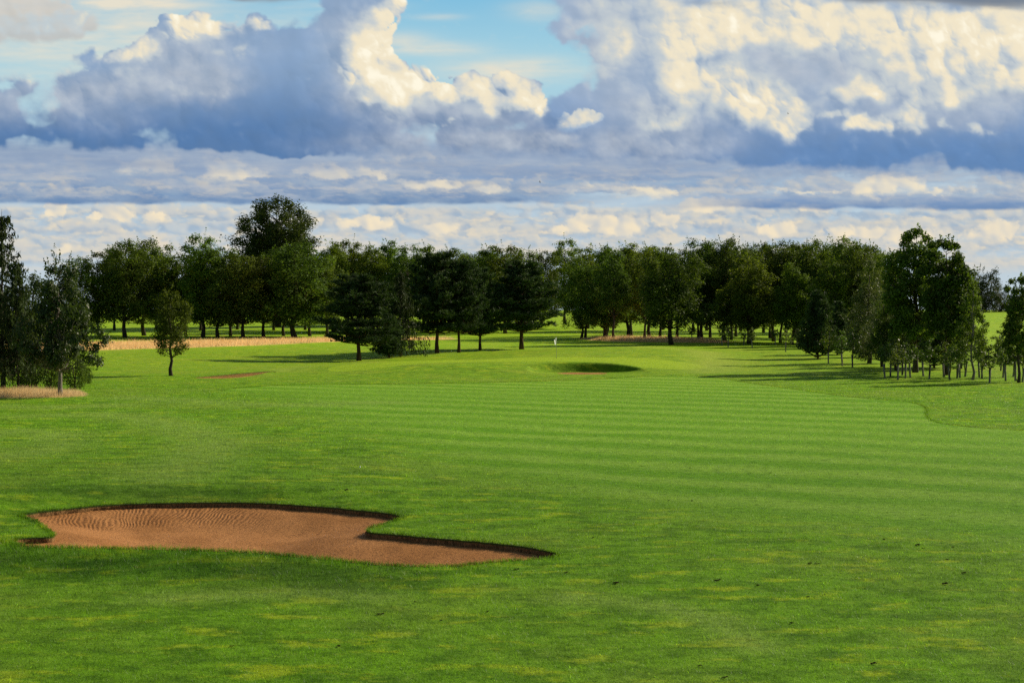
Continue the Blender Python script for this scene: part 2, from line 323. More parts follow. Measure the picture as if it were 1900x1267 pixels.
STRIPE_A = math.radians(-27)
def grass_colour(n):
    """colour of the turf at a world position: shared by the ground and by the blades standing on it"""
    p = n.pos()
    big = n.noise(p, .16, 3, .55); mid = n.noise(n.mapping(p, (.75, 1.25, 1)), 1.1, 4, .6); fine = n.noise(p, 9.0, 3, .6)
    c = n.mix(n.ramp(mid, .36, .60), (.070, .168, .006), (.124, .270, .010))
    c = n.mix(n.math('MULTIPLY', n.ramp(n.noise(n.mapping(p, (.7, 1.3, 1)), 1.0, 7, .68), .53, .64), .8), c, (.275, .375, .014))
    c = n.mix(n.ramp(big, .44, .66, 0, .40), c, (.165, .245, .030))
    c = n.mix(n.ramp(fine, .40, .30, 0, .5), c, (.03, .085, .006))
    # mown fairway: paler, striped along one diagonal
    s = n.node('ShaderNodeSeparateXYZ'); n.put(s.inputs[0], p)
    w = n.math('ADD', n.math('MULTIPLY', s.outputs[0], -math.sin(STRIPE_A)), n.math('MULTIPLY', s.outputs[1], math.cos(STRIPE_A)))
    w = n.math('ADD', w, n.math('MULTIPLY', n.noise(p, .14, 4, .55), 3.2))
    sn = n.math('SINE', n.math('MULTIPLY', w, 2 * math.pi / 3.5))
    sn = n.math('ADD', sn, n.math('MULTIPLY', n.math('SUBTRACT', n.noise(n.mapping(p, (.5, 1.2, 1), (0, 0, STRIPE_A)), .9, 4, .65), .5), 3.4))
    sn = n.math('MULTIPLY', sn, n.ramp(n.noise(n.mapping(p, (.6, 1, 1)), .07, 3, .5), .34, .6, .25, 1.0))
    st = n.ramp(sn, -.95, .95)
    f = n.mix(st, (.098, .246, .009), (.188, .338, .038))
    f = n.mix(n.ramp(mid, .36, .66, 0, .4), f, (.125, .275, .005))
    f = n.mix(n.ramp(fine, .40, .30, 0, .35), f, (.035, .11, .006))
    c = n.mix(n.attr('fw'), c, f)
    g = n.mix(n.ramp(mid, .3, .7), (.150, .290, .012), (.19, .33, .016))
    c = n.mix(n.attr('green'), c, g)
    c = n.mix(n.math('MULTIPLY', n.attr('pale'), n.ramp(mid, .25, .65, .35, .75)), c, (.185, .285, .050))
    mot = n.noise(n.mapping(p, (.8, 1.1, 1)), 4.2, 5, .7)
    c = n.mix(n.ramp(mot, .50, .34, 0, .5), c, (.026, .075, .003)); c = n.mix(n.ramp(mot, .53, .68, 0, .45), c, (.24, .37, .045))
    c = n.mix(n.attr('tan'), c, (.62, .47, .24))
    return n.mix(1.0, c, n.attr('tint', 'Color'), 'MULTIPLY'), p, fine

def grass_mat(name):
    m, nt, out = new_mat(name); n = N(nt)
    c, p, fine = grass_colour(n)
    b = n.node('ShaderNodeBsdfPrincipled'); n.put(b.inputs['Base Color'], c)
    b.inputs['Roughness'].default_value = .8; b.inputs['Specular IOR Level'].default_value = .06
    h = n.math('ADD', n.noise(p, 14, 4, .7), n.math('MULTIPLY', n.noise(p, 2.2, 2, .5), 1.2))
    n.put(b.inputs['Normal'], n.bump(h, .55, .06))
    nt.links.new(b.outputs[0], out.inputs[0]); return m
def blade_mat(name):
    m, nt, out = new_mat(name); n = N(nt)
    c, p, fine = grass_colour(n)
    v = n.attr('v')
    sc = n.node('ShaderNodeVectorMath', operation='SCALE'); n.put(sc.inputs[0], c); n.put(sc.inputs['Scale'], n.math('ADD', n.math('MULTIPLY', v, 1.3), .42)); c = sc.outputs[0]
    d = n.node('ShaderNodeBsdfPrincipled'); n.put(d.inputs['Base Color'], c); d.inputs['Roughness'].default_value = .45; d.inputs['Specular IOR Level'].default_value = .25
    t = n.node('ShaderNodeBsdfTranslucent'); n.put(t.inputs[0], n.mix(1.0, c, (1.5, 1.45, .7), 'MULTIPLY'))
    mx = n.node('ShaderNodeMixShader'); mx.inputs[0].default_value = .45
    nt.links.new(d.outputs[0], mx.inputs[1]); nt.links.new(t.outputs[0], mx.inputs[2]); nt.links.new(mx.outputs[0], out.inputs[0]); return m
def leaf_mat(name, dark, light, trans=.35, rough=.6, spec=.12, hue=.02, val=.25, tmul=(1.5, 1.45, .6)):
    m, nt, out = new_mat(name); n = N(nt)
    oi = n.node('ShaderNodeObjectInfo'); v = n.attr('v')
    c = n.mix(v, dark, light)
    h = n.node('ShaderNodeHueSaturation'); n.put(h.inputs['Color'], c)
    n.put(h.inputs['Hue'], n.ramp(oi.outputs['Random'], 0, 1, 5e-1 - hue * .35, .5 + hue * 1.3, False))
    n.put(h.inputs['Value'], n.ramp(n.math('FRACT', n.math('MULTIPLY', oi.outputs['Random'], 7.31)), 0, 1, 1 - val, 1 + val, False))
    c = h.outputs[0]
    d = n.node('ShaderNodeBsdfPrincipled'); n.put(d.inputs['Base Color'], c); d.inputs['Roughness'].default_value = rough; d.inputs['Specular IOR Level'].default_value = spec
    t = n.node('ShaderNodeBsdfTranslucent'); n.put(t.inputs[0], n.mix(1.0, c, tmul, 'MULTIPLY'))
    mx = n.node('ShaderNodeMixShader'); mx.inputs[0].default_value = trans
    nt.links.new(d.outputs[0], mx.inputs[1]); nt.links.new(t.outputs[0], mx.inputs[2]); nt.links.new(mx.outputs[0], out.inputs[0]); return m
def bark_mat(name, a, b, scale=6):
    m, nt, out = new_mat(name); n = N(nt)
    tc = n.node('ShaderNodeTexCoord').outputs['Object']
    f = n.noise(n.mapping(tc, (1, 1, .25)), scale, 4, .65)
    d = n.node('ShaderNodeBsdfPrincipled'); n.put(d.inputs['Base Color'], n.mix(n.ramp(f, .35, .65), a, b)); d.inputs['Roughness'].default_value = .85; d.inputs['Specular IOR Level'].default_value = .15
    n.put(d.inputs['Normal'], n.bump(f, .8, .04)); nt.links.new(d.outputs[0], out.inputs[0]); return m
def plain_mat(name, c, rough=.5, spec=.4, var=.12, scale=20):
    m, nt, out = new_mat(name); n = N(nt)
    tc = n.node('ShaderNodeTexCoord').outputs['Object']; f = n.noise(tc, scale, 3, .6)
    d = n.node('ShaderNodeBsdfPrincipled'); n.put(d.inputs['Base Color'], n.mix(f, tuple(x * (1 - var) for x in c), tuple(min(1, x * (1 + var)) for x in c))); d.inputs['Roughness'].default_value = rough; d.inputs['Specular IOR Level'].default_value = spec
    nt.links.new(d.outputs[0], out.inputs[0]); return m
def sand_mat(name):
    m, nt, out = new_mat(name); n = N(nt); p = n.pos()
    big = n.noise(p, .8, 3, .5); gr = n.noise(n.mapping(p, (.8, 1.0, 1)), 15, 6, .75); gr2 = n.noise(p, 70, 2, .6)
    c = n.mix(n.ramp(big, .35, .65), (.39, .175, .056), (.49, .228, .080))
    c = n.mix(n.ramp(gr, .50, .36, 0, .8), c, (.17, .07, .028)); c = n.mix(n.ramp(gr2, .55, .75, 0, .3), c, (.60, .31, .12))
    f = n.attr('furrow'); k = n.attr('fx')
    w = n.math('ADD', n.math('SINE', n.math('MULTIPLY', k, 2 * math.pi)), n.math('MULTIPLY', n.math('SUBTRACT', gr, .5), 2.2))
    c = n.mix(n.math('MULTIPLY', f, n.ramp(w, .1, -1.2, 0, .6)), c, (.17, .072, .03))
    d = n.node('ShaderNodeBsdfPrincipled'); n.put(d.inputs['Base Color'], c); d.inputs['Roughness'].default_value = .9; d.inputs['Specular IOR Level'].default_value = .1
    h = n.math('ADD', n.math('ADD', n.math('MULTIPLY', gr, .9), n.math('MULTIPLY', gr2, .25)), n.math('MULTIPLY', n.math('MULTIPLY', w, f), .22))
    n.put(d.inputs['Normal'], n.bump(h, .9, .045)); nt.links.new(d.outputs[0], out.inputs[0]); return m
def lip_mat(name):
    m, nt, out = new_mat(name); n = N(nt); p = n.pos()
    f = n.noise(n.mapping(p, (1, 1, .35)), 26, 4, .7); v = n.attr('v')
    c = n.mix(n.ramp(f, .35, .65), (.085, .05, .02), (.32, .18, .075)); c = n.mix(n.ramp(v, .55, .95), c, (.05, .085, .012))
    d = n.node('ShaderNodeBsdfPrincipled'); n.put(d.inputs['Base Color'], c); d.inputs['Roughness'].default_value = .95; d.inputs['Specular IOR Level'].default_value = .05
    n.put(d.inputs['Normal'], n.bump(f, 1, .05)); nt.links.new(d.outputs[0], out.inputs[0]); return m

# ---------------------------------------------------------------- the ground
# front bunker outline, as (photo column, photo row, height of the turf edge there)
FB = [(24, 1011, .12), (30, 1003, .02), (50, 998, .02), (92, 996, .02), (97, 990, .02), (82, 978, .0), (60, 964, .0), (38, 956, .0),
      (70, 950, 0), (130, 943, 0), (210, 936, 0), (300, 933, 0), (400, 931.5, 0), (500, 933.5, 0), (600, 940, 0), (680, 947.5, 0), (730, 953, 0), (748, 960, 0), (722, 969, 0), (690, 979, 0), (684, 986, 0),
      (720, 990, 0), (790, 996.5, 0), (870, 1003, 0), (950, 1011, 0), (1010, 1020, 0), (1038, 1030, 0), (1000, 1036.5, 0), (940, 1041, 0), (870, 1048, .02), (800, 1051, .05), (700, 1047, .10), (600, 1037, .12), (480, 1026, .15), (350, 1020.5, .17), (200, 1017, .18), (60, 1014, .18)]
def px_poly(L, step, n=5):
    W = [(*at(u, v, z), z) for u, v, z in L]
    return densify([tuple(p) for p in catmull(W, n)], step)
FBW = px_poly(FB, .07)
FBW[:, 0] += .05 * fbm(FBW[:, 0] * 2.6, FBW[:, 1] * 2.6, 41, 4); FBW[:, 1] += .07 * fbm(FBW[:, 0] * 2.6, FBW[:, 1] * 2.6, 47, 4)
NEAR = np.array([(*at(u, v, z), z) for u, v, z in [(-500, 1018, .18), (-200, 1016, .18), (60, 1014, .18), (200, 1017, .18), (350, 1020.5, .17), (480, 1026, .15), (600, 1037, .12), (700, 1047, .10), (800, 1051, .05), (870, 1048, .02), (960, 1040, 0)]])
MB = [(362, 700.5, 0), (396, 697.0, .06), (440, 692.6, .13), (480, 689.2, .15), (503, 687.8, .13), (512, 689.6, .06), (497, 693.0, .0), (465, 697.6, 0), (430, 701.0, 0), (395, 702, 0)]
MB_FAR = np.array([(*at(u, v, z), z) for u, v, z in [(362, 700.5, 0), (396, 697.0, .06), (440, 692.6, .13), (480, 689.2, .15), (503, 687.8, .13), (512, 689.6, .06)]])
MBW = px_poly(MB, .4)
MOUND = np.array([(-4., 119.), (4., 122.), (9., 138.), (11., 158.)])
POT_C, POT_R = (5.5, 109.8), (3.9, 5.3)
def base_h(x, y):
    x = np.asarray(x, float); y = np.asarray(y, float)
    h = 4.25 * sstep(225., 470., y) + .12 * np.sin(x * .045 + 1) * np.sin(y * .035) * sstep(40., 90., y)
    d = seg_dist(x, y, MOUND)
    h = h + .56 * sstep(17., 3.5, d)
    h = h - .45 * np.exp(-((x + 20) / 13) ** 2 - ((y - 146) / 20) ** 2)
    h = h + .10 * np.exp(-((x - 14) / 9) ** 2 - ((y - 104) / 5) ** 2)
    return h
def height(x, y):
    h = base_h(x, y)
    # hollow of the green-side bunker: a steep turf face at the back, rising gently to the front
    x = np.asarray(x, float); y = np.asarray(y, float); dx = (x - 5.9) / 4.6
    end = np.clip(1 - np.abs(dx) ** 3.2, 0, 1) ** .7; yb = 114.9 - 2.2 * dx * dx
    h = h - (h + .20) * end * sstep(yb + .05, yb - .55, y) * sstep(104.8, 110.3, y) + .20 * end * np.exp(-((y - yb - .45) / .6) ** 2)
    d = np.full(x.shape, 1e9); zz = np.zeros(x.shape)
    for a, b in zip(MB_FAR[:-1], MB_FAR[1:]):
        ex, ey = b[0] - a[0], b[1] - a[1]
        t = np.clip(((x - a[0]) * ex + (y - a[1]) * ey) / (ex * ex + ey * ey), 0, 1)
        dd = np.hypot(x - a[0] - t * ex, y - a[1] - t * ey); m = dd < d
        d = np.where(m, dd, d); zz = np.where(m, a[2] + t * (b[2] - a[2]), zz)
    h = h + zz * np.exp(-(d / 1.3) ** 2)
    near = (np.abs(np.asarray(y) - 32) < 14)
    if np.any(near):
        x_, y_ = np.asarray(x, float), np.asarray(y, float)
        d = np.full(x_.shape, 1e9); zz = np.zeros(x_.shape)
        for a, b in zip(NEAR[:-1], NEAR[1:]):
            ex, ey = b[0] - a[0], b[1] - a[1]
            t = np.clip(((x_ - a[0]) * ex + (y_ - a[1]) * ey) / (ex * ex + ey * ey), 0, 1)
            dd = np.hypot(x_ - a[0] - t * ex, y_ - a[1] - t * ey); m = dd < d
            d = np.where(m, dd, d); zz = np.where(m, a[2] + t * (b[2] - a[2]), zz)
        h = h + zz * np.exp(-(d / 1.5) ** 2) * (y_ < 32.5)
        # turf rolled down towards the far edge on the left
        w = sstep(-1.0, -6., x_) * sstep(32.3, 33.6, y_)
        dl = seg_dist(x_, y_, FBW[:, :2], True)
        h = h + w * .22 * sstep(.1, 1.9, dl) * sstep(60., 40., y_)
    return h
def zg(x, y): return float(height(np.array([x]), np.array([y]))[0])

def lonlat_poly(L, step, n=4):
    out = []
    for p in catmull([at(u, v, 0) for u, v in L], n): out.append(tuple(p))
    return densify(out, step)
GREEN = densify([tuple(p) for p in catmull([(-13.5, 109.5), (-8.5, 113.5), (-4, 117.8), (1, 119.5), (5.7, 118.2), (10, 114.5), (13.5, 113.5), (16.2, 118), (15.5, 124), (11, 129.5), (4, 131.5), (-3.5, 130), (-10, 125), (-14.5, 117)], 6)], .8)
FAIR = lonlat_poly([(430, 722), (520, 715), (640, 713.5), (800, 712), (950, 708.5), (1090, 704), (1200, 699), (1290, 699), (1340, 703), (1400, 712), (1480, 724), (1560, 736), (1640, 744), (1692, 749), (1716, 760), (1716, 774), (1735, 785), (1790, 793), (1860, 798), (1960, 804), (2150, 815), (2400, 840), (2500, 1000), (2200, 1080), (1700, 1010), (1300, 985), (900, 930), (700, 880), (560, 820), (460, 770), (400, 738)], .5)
POT = densify([tuple(p) for p in catmull([(3.6, 110.9), (4.0, 112.6), (4.7, 113.6), (5.5, 113.7), (6.2, 113.2), (7.0, 113.3), (7.5, 112.3), (7.1, 110.9), (5.4, 110.3)], 5)], .3)
TAN_A = [(-68, 150), (-52, 158), (-46.5, 172), (-41.5, 178), (-33, 196), (-27.5, 214), (-22, 220), (-14, 224), (-10, 226), (-9, 236), (-30, 240), (-48, 226), (-66, 208), (-85, 180)]
TAN_B = [at(-120, 739), at(40, 738.5), at(120, 737.5), at(160, 735.5), at(166, 731), at(150, 727), at(-120, 724)]
TAN_C = [(10.5, 230), (12, 217), (16, 209), (22, 205), (30, 203), (33, 211), (27, 223), (18, 234)]

def ground_points():
    P = []
    Y = 2.5
    while Y < 7000:
        s = min(max(Y * .0125, .16), 120); half = Y * .50 + 10
        nx = int(half / s) + 1; xs = (np.arange(-nx, nx + 1) + random.random() * .3) * s
        P.append(np.stack([xs, np.full(xs.shape, Y) + (np.arange(len(xs)) % 2) * s * .4], 1)); Y += s * (.9 if Y > 60 else 1.5)
    for O, r, s in ((FBW, 2.6, .3), (MBW, 3, .6)):
        lo, hi = O[:, :2].min(0) - r, O[:, :2].max(0) + r
        gx, gy = np.meshgrid(np.arange(lo[0], hi[0], s), np.arange(lo[1], hi[1], s)); q = np.stack([gx.ravel(), gy.ravel()], 1)
        P.append(q[(seg_dist(q[:, 0], q[:, 1], O[:, :2], True) < r)])
    gx, gy = np.meshgrid(np.arange(.2, 11.5, .22), np.arange(104, 116.5, .16)); P.append(np.stack([gx.ravel(), gy.ravel()], 1))
    # the land also goes on to the sides and behind the viewer
    P.append(np.array([(x, y) for x in (-6000, -3000, -1500, -700, -300, -120, -40, 40, 120, 300, 700, 1500, 3000, 6000) for y in (-1500, -600, -200, -60, -15)], float))
    P.append(np.array([(s * x, y) for s in (-1, 1) for x in (60, 140, 300, 600, 1200, 2500, 5000) for y in (5, 40, 100, 180, 260, 340, 430, 520, 800, 1500, 3000, 6000) if x > y * .52 + 16], float))
    return np.concatenate(P)
random.seed(4); np.random.seed(4)
CON = [FBW[:, :2], MBW[:, :2], GREEN[:, :2], FAIR[:, :2], POT[:, :2]]
G = ground_points()
keep = np.ones(len(G), bool)
for C_, r in zip(CON, (.06, .25, .4, .2, .2)):
    near = np.where((G[:, 0] > C_[:, 0].min() - 1) & (G[:, 0] < C_[:, 0].max() + 1) & (G[:, 1] > C_[:, 1].min() - 1) & (G[:, 1] < C_[:, 1].max() + 1))[0]
    if len(near): keep[near[seg_dist(G[near, 0], G[near, 1], C_, True) < r]] = False
G = G[keep]
pts = [Vector((float(a), float(b))) for a, b in G]; edges = []
for C_ in CON:
    k = len(pts); pts += [Vector((float(a), float(b))) for a, b in C_]; edges += [(k + i, k + (i + 1) % len(C_)) for i in range(len(C_))]
vo, eo, fo, *_ = delaunay_2d_cdt(pts, edges, [], 0, 1e-5)
GV = np.array([tuple(v) for v in vo]); GF = np.array([f for f in fo if len(f) == 3], 'i4')
print('ground', len(GV), len(GF), round(time.time() - T0, 1))
GZ = height(GV[:, 0], GV[:, 1])
# exact heights along the bunker edge
from_fb = {}
tree_fb = FBW
near = np.where((np.abs(GV[:, 0] - FBW[:, 0].mean()) < 12) & (np.abs(GV[:, 1] - 31) < 8))[0]
for i in near:
    q = np.hypot(FBW[:, 0] - GV[i, 0], FBW[:, 1] - GV[i, 1]); j = q.argmin()
    if q[j] < .02: pass
SWATHS = [([at(*p) for p in L], w) for L, w in (([(60, 772), (180, 768), (280, 778), (360, 800), (395, 828), (370, 862), (300, 900)], 1.5), ([(230, 738), (330, 742), (430, 750), (560, 752), (700, 748)], 1.8), ([(-60, 815), (30, 800), (100, 806), (112, 826), (70, 850), (-60, 868)], 1.3), ([(-50, 752), (90, 756), (200, 752)], 1.6), ([(1320, 690), (1330, 672), (1300, 655), (1220, 645), (1100, 640)], 2.2), ([(500, 690), (560, 680), (640, 672), (700, 664)], 1.2), ([(300, 1110), (420, 1105), (560, 1100), (700, 1108)], .5), ([(1050, 1110), (1200, 1120), (1330, 1150), (1400, 1200)], .5))]
FARB = np.array([at(u, v) for u, v in [(-150, 925), (0, 925), (120, 924), (250, 922), (360, 923), (480, 924)]])
def region_attrs(x, y):
    n = len(x)
    # soft weight of the mown fairway towards its ragged near and left sides
    lf = [at(u, v) for u, v in [(395, 735), (470, 775), (575, 828), (720, 890), (920, 942), (1320, 1000), (1720, 1030), (2300, 1090)]]
    d = seg_dist(x, y, lf); soft = sstep(0., 1., np.clip(d / (4 + .05 * y), 0, 1)); fw = inside(x, y, FAIR) * soft
    gr = inside(x, y, GREEN).astype(float)
    tan = np.zeros(n)
    for P, s in ((TAN_A, 2.5), (TAN_B, .8), (TAN_C, 2)):
        dd = seg_dist(x, y, P, True) + s * .9 * fbm(x * .5 / s * 2, y * .5 / s * 2, 66, 4); tan = np.maximum(tan, np.where(inside(x, y, P), sstep(0., s, dd), 0))
    t = np.ones((n, 3))
    far = sstep(70., 135., y); t *= 1 + far[:, None] * np.array([.55, .26, .0])
    t *= 1 + (sstep(150., 200., y) * .25)[:, None]
    t *= 1 + (.30 * sstep(34., 62., y))[:, None] * np.array([1.05, 1, .8])
    fore = sstep(42., 20., y); t *= 1 - fore[:, None] * np.array([-.04, -.05, .0])
    pale = np.zeros(n)
    for P, wd in SWATHS: pale = np.maximum(pale, np.exp(-(seg_dist(x, y, P) / wd) ** 2))  # curved mowing arcs, their sheen painted as paler turf
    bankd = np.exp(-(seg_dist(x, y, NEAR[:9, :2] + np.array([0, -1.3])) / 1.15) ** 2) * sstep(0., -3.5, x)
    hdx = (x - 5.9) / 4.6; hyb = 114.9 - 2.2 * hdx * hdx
    face = np.clip(1 - np.abs(hdx) ** 4, 0, 1) * sstep(hyb + .5, hyb - .1, y) * sstep(hyb - 2.6, hyb - 1.2, y)  # back wall of the hollow: its shade painted into the long-grass tint
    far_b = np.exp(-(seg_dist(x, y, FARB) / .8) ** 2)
    t *= 1 - (.55 * bankd + .38 * far_b +    .34 * face)[:, None] * np.array([1, .85, .8])  # shade of banks turned from the sun painted in, with their darker long grass
    return dict(fw=fw, soft=soft, green=gr, tan=tan * .85, tint=t, pale=pale)
cen = GV[GF].mean(1)
in_fb, in_mb, in_pot, in_gr, in_fa = [inside(cen[:, 0], cen[:, 1], C_) for C_ in (FBW, MBW, POT, GREEN, FAIR)]
M_GRASS = grass_mat('turf'); M_SAND = sand_mat('red_sand'); M_LIP = lip_mat('turf_edge')
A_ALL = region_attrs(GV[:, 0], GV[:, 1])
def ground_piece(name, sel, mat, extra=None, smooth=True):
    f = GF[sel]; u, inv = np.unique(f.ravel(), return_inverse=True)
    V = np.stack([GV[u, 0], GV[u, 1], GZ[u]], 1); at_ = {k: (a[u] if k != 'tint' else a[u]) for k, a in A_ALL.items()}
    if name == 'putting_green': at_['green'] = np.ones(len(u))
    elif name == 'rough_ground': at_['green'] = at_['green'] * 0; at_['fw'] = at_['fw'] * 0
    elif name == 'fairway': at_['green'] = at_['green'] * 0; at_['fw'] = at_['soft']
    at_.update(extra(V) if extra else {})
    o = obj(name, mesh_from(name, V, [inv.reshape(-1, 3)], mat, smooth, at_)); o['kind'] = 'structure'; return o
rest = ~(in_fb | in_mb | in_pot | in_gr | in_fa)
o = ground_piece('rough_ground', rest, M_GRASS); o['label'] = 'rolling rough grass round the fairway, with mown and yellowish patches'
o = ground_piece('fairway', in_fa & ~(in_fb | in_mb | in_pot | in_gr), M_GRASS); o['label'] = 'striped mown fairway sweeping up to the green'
o = ground_piece('putting_green', in_gr & ~in_pot, M_GRASS); o['label'] = 'pale smooth putting green on its low mound'
zero = lambda V: dict(furrow=np.zeros(len(V)), fx=np.zeros(len(V)))
o = ground_piece('green_bunker', in_pot, M_SAND, zero); o['label'] = 'deep grassy bunker in the front bank of the green, sand in its bottom'

def sunk_bunker(name, O, lip, depth, reach, step, label, furrows=False, by_rim=False):
    """sand floor below its turf edge plus the cut face of the turf"""
    n = len(O); ez = np.array([zg(a, b) for a, b in O[:, :2]]) if not len(O) else height(O[:, 0], O[:, 1])
    lo, hi = O[:, :2].min(0), O[:, :2].max(0)
    gx, gy = np.meshgrid(np.arange(lo[0], hi[0], step), np.arange(lo[1], hi[1], step)); q = np.stack([gx.ravel() + np.random.rand(gx.size) * step * .3, gy.ravel() + np.random.rand(gx.size) * step * .3], 1)
    q = q[inside(q[:, 0], q[:, 1], O)]; q = q[seg_dist(q[:, 0], q[:, 1], O[:, :2], True) > step * .6]
    P = [Vector((float(a), float(b))) for a, b in O[:, :2]] + [Vector((float(a), float(b))) for a, b in q]
    v2, e2, f2, *_ = delaunay_2d_cdt(P, [(i, (i + 1) % n) for i in range(n)], [], 1, 1e-5)
    V = np.array([tuple(v) for v in v2]); Fc = np.array([f for f in f2 if len(f) == 3], 'i4')
    d = seg_dist(V[:, 0], V[:, 1], O[:, :2], True)
    # rim height carried inwards from the nearest part of the edge
    rim = np.zeros(len(V))
    for s in range(0, len(V), 4000):
        dd = (V[s:s + 4000, None, 0] - O[None, :, 0]) ** 2 + (V[s:s + 4000, None, 1] - O[None, :, 1]) ** 2
        w = 1 / (dd + .02) ** 1.5; rim[s:s + 4000] = (w * ez).sum(1) / w.sum(1)
    low = min(ez.min(), 0)
    lipv = lip * np.clip((rim - low) / .12, .06, 1) if by_rim else lip; lipe = lip * np.clip((ez - low) / .12, .06, 1) if by_rim else lip
    Z = rim * sstep(reach, 0., d) + low * sstep(0., reach, d) - lipv - depth * sstep(0., reach, d)
    Z = Z + .02 * fbm(V[:, 0] * 1.4, V[:, 1] * 1.4, 77, 3)
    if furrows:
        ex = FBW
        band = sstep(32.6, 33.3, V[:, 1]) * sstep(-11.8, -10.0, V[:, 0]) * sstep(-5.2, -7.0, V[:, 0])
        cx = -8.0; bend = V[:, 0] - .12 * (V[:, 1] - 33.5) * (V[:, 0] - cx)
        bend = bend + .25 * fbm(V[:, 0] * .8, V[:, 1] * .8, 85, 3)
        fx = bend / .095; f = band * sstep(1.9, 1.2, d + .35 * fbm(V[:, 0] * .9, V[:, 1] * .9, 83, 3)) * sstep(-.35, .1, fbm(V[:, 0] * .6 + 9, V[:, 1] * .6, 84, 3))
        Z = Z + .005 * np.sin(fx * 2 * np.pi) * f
    else: fx = np.zeros(len(V)); f = fx
    o = obj(name, mesh_from(name, np.stack([V[:, 0], V[:, 1], Z], 1), [Fc], M_SAND, True, dict(furrow=f, fx=fx))); o['kind'] = 'structure'; o['label'] = label
    # the cut turf face: a ragged strip from the grass edge to the sand
    rag = .02 * np.random.rand(n)
    ctr = O[:, :2].mean(0); nrm = np.stack([np.roll(O[:, 1], -1) - np.roll(O[:, 1], 1), -(np.roll(O[:, 0], -1) - np.roll(O[:, 0], 1))], 1); nrm /= np.linalg.norm(nrm, axis=1)[:, None] + 1e-9
    area = .5 * np.sum(O[:, 0] * np.roll(O[:, 1], -1) - np.roll(O[:, 0], -1) * O[:, 1]); nrm *= -np.sign(area)   # points into the sand
    r1 = np.stack([O[:, 0] , O[:, 1], ez - .004 - rag * .2], 1)
    r2 = np.stack([O[:, 0] + nrm[:, 0] * (.03 + rag), O[:, 1] + nrm[:, 1] * (.03 + rag), ez - lipe * .35], 1)
    r3 = np.stack([O[:, 0] + nrm[:, 0] * .012, O[:, 1] + nrm[:, 1] * .012, ez - lipe - .06], 1)
    i = np.arange(n); j = (i + 1) % n
    Fq = np.concatenate([np.stack([i, j, n + j, n + i], 1), np.stack([n + i, n + j, 2 * n + j, 2 * n + i], 1)])
    l = obj('turf_lip', mesh_from(name + '_lip', np.concatenate([r1, r2, r3]), [Fq], M_LIP, False, dict(v=np.concatenate([np.ones(n), np.full(n, .6), np.zeros(n)]))), o)
    return o
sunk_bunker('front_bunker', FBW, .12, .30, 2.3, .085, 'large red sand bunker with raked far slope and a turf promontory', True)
sunk_bunker('fairway_bunker', MBW, .23, .0, 4.0, .3, 'thin sliver of red sand bunker beyond the lone young tree', False, True)
print('ground done', round(time.time() - T0, 1))
# ---------------------------------------------------------------- plants: shape generators
rng = np.random.RandomState(11)
class Build:
    def __init__(s): s.V = []; s.Q = []; s.T = []; s.A = []; s.n = 0
    def add(s, V, Q=None, T=None, v=None):
        V = np.asarray(V, 'f4'); s.V.append(V); s.A.append(np.broadcast_to(np.asarray(.5 if v is None else v, 'f4'), (len(V),)))
        if Q is not None and len(Q): s.Q.append(np.asarray(Q) + s.n)
        if T is not None and len(T): s.T.append(np.asarray(T) + s.n)
        s.n += len(V)
    def mesh(s, name, mat, smooth=False):
        return mesh_from(name, np.concatenate(s.V), ([np.concatenate(s.Q)] if s.Q else []) + ([np.concatenate(s.T)] if s.T else []), mat, smooth, dict(v=np.concatenate(s.A)))
def tube(b, P, R, sides=6, cap=True):
    P = np.asarray(P, float); n = len(P); T = np.gradient(P, axis=0); T /= np.linalg.norm(T, axis=1)[:, None] + 1e-9
    ref = np.array([0, 0, 1.]) if abs(T[0, 2]) < .8 else np.array([1., 0, 0])
    U = np.cross(T, ref); U /= np.linalg.norm(U, axis=1)[:, None] + 1e-9; W = np.cross(T, U)
    a = np.arange(sides) / sides * 2 * np.pi
    V = P[:, None] + (U[:, None] * np.cos(a)[None, :, None] + W[:, None] * np.sin(a)[None, :, None]) * np.asarray(R)[:, None, None]
    i, k = np.meshgrid(np.arange(n - 1), np.arange(sides), indexing='ij'); i = i.ravel(); k = k.ravel(); k2 = (k + 1) % sides
    Q = np.stack([i * sides + k, i * sides + k2, (i + 1) * sides + k2, (i + 1) * sides + k], 1)
    V = V.reshape(-1, 3); Tt = None
    if cap:
        V = np.concatenate([V, P[-1:], P[:1]]); m = n * sides; kk = np.arange(sides)
        Tt = np.concatenate([np.stack([(n - 1) * sides + kk, (n - 1) * sides + (kk + 1) % sides, np.full(sides, m)], 1), np.stack([(kk + 1) % sides, kk, np.full(sides, m + 1)], 1)])
    b.add(V, Q, Tt)
def bend(p0, p1, n, sag=0., wob=.05, up=0.):
    p0, p1 = np.asarray(p0, float), np.asarray(p1, float); t = np.linspace(0, 1, n)[:, None]
    L = np.linalg.norm(p1 - p0); P = p0 + (p1 - p0) * t
    P[:, 2] += (np.sin(t[:, 0] * np.pi) * up - sag * t[:, 0] ** 2) * L
    P[1:-1] += rng.normal(0, wob * L, (n - 2, 3)) * .5
    return P
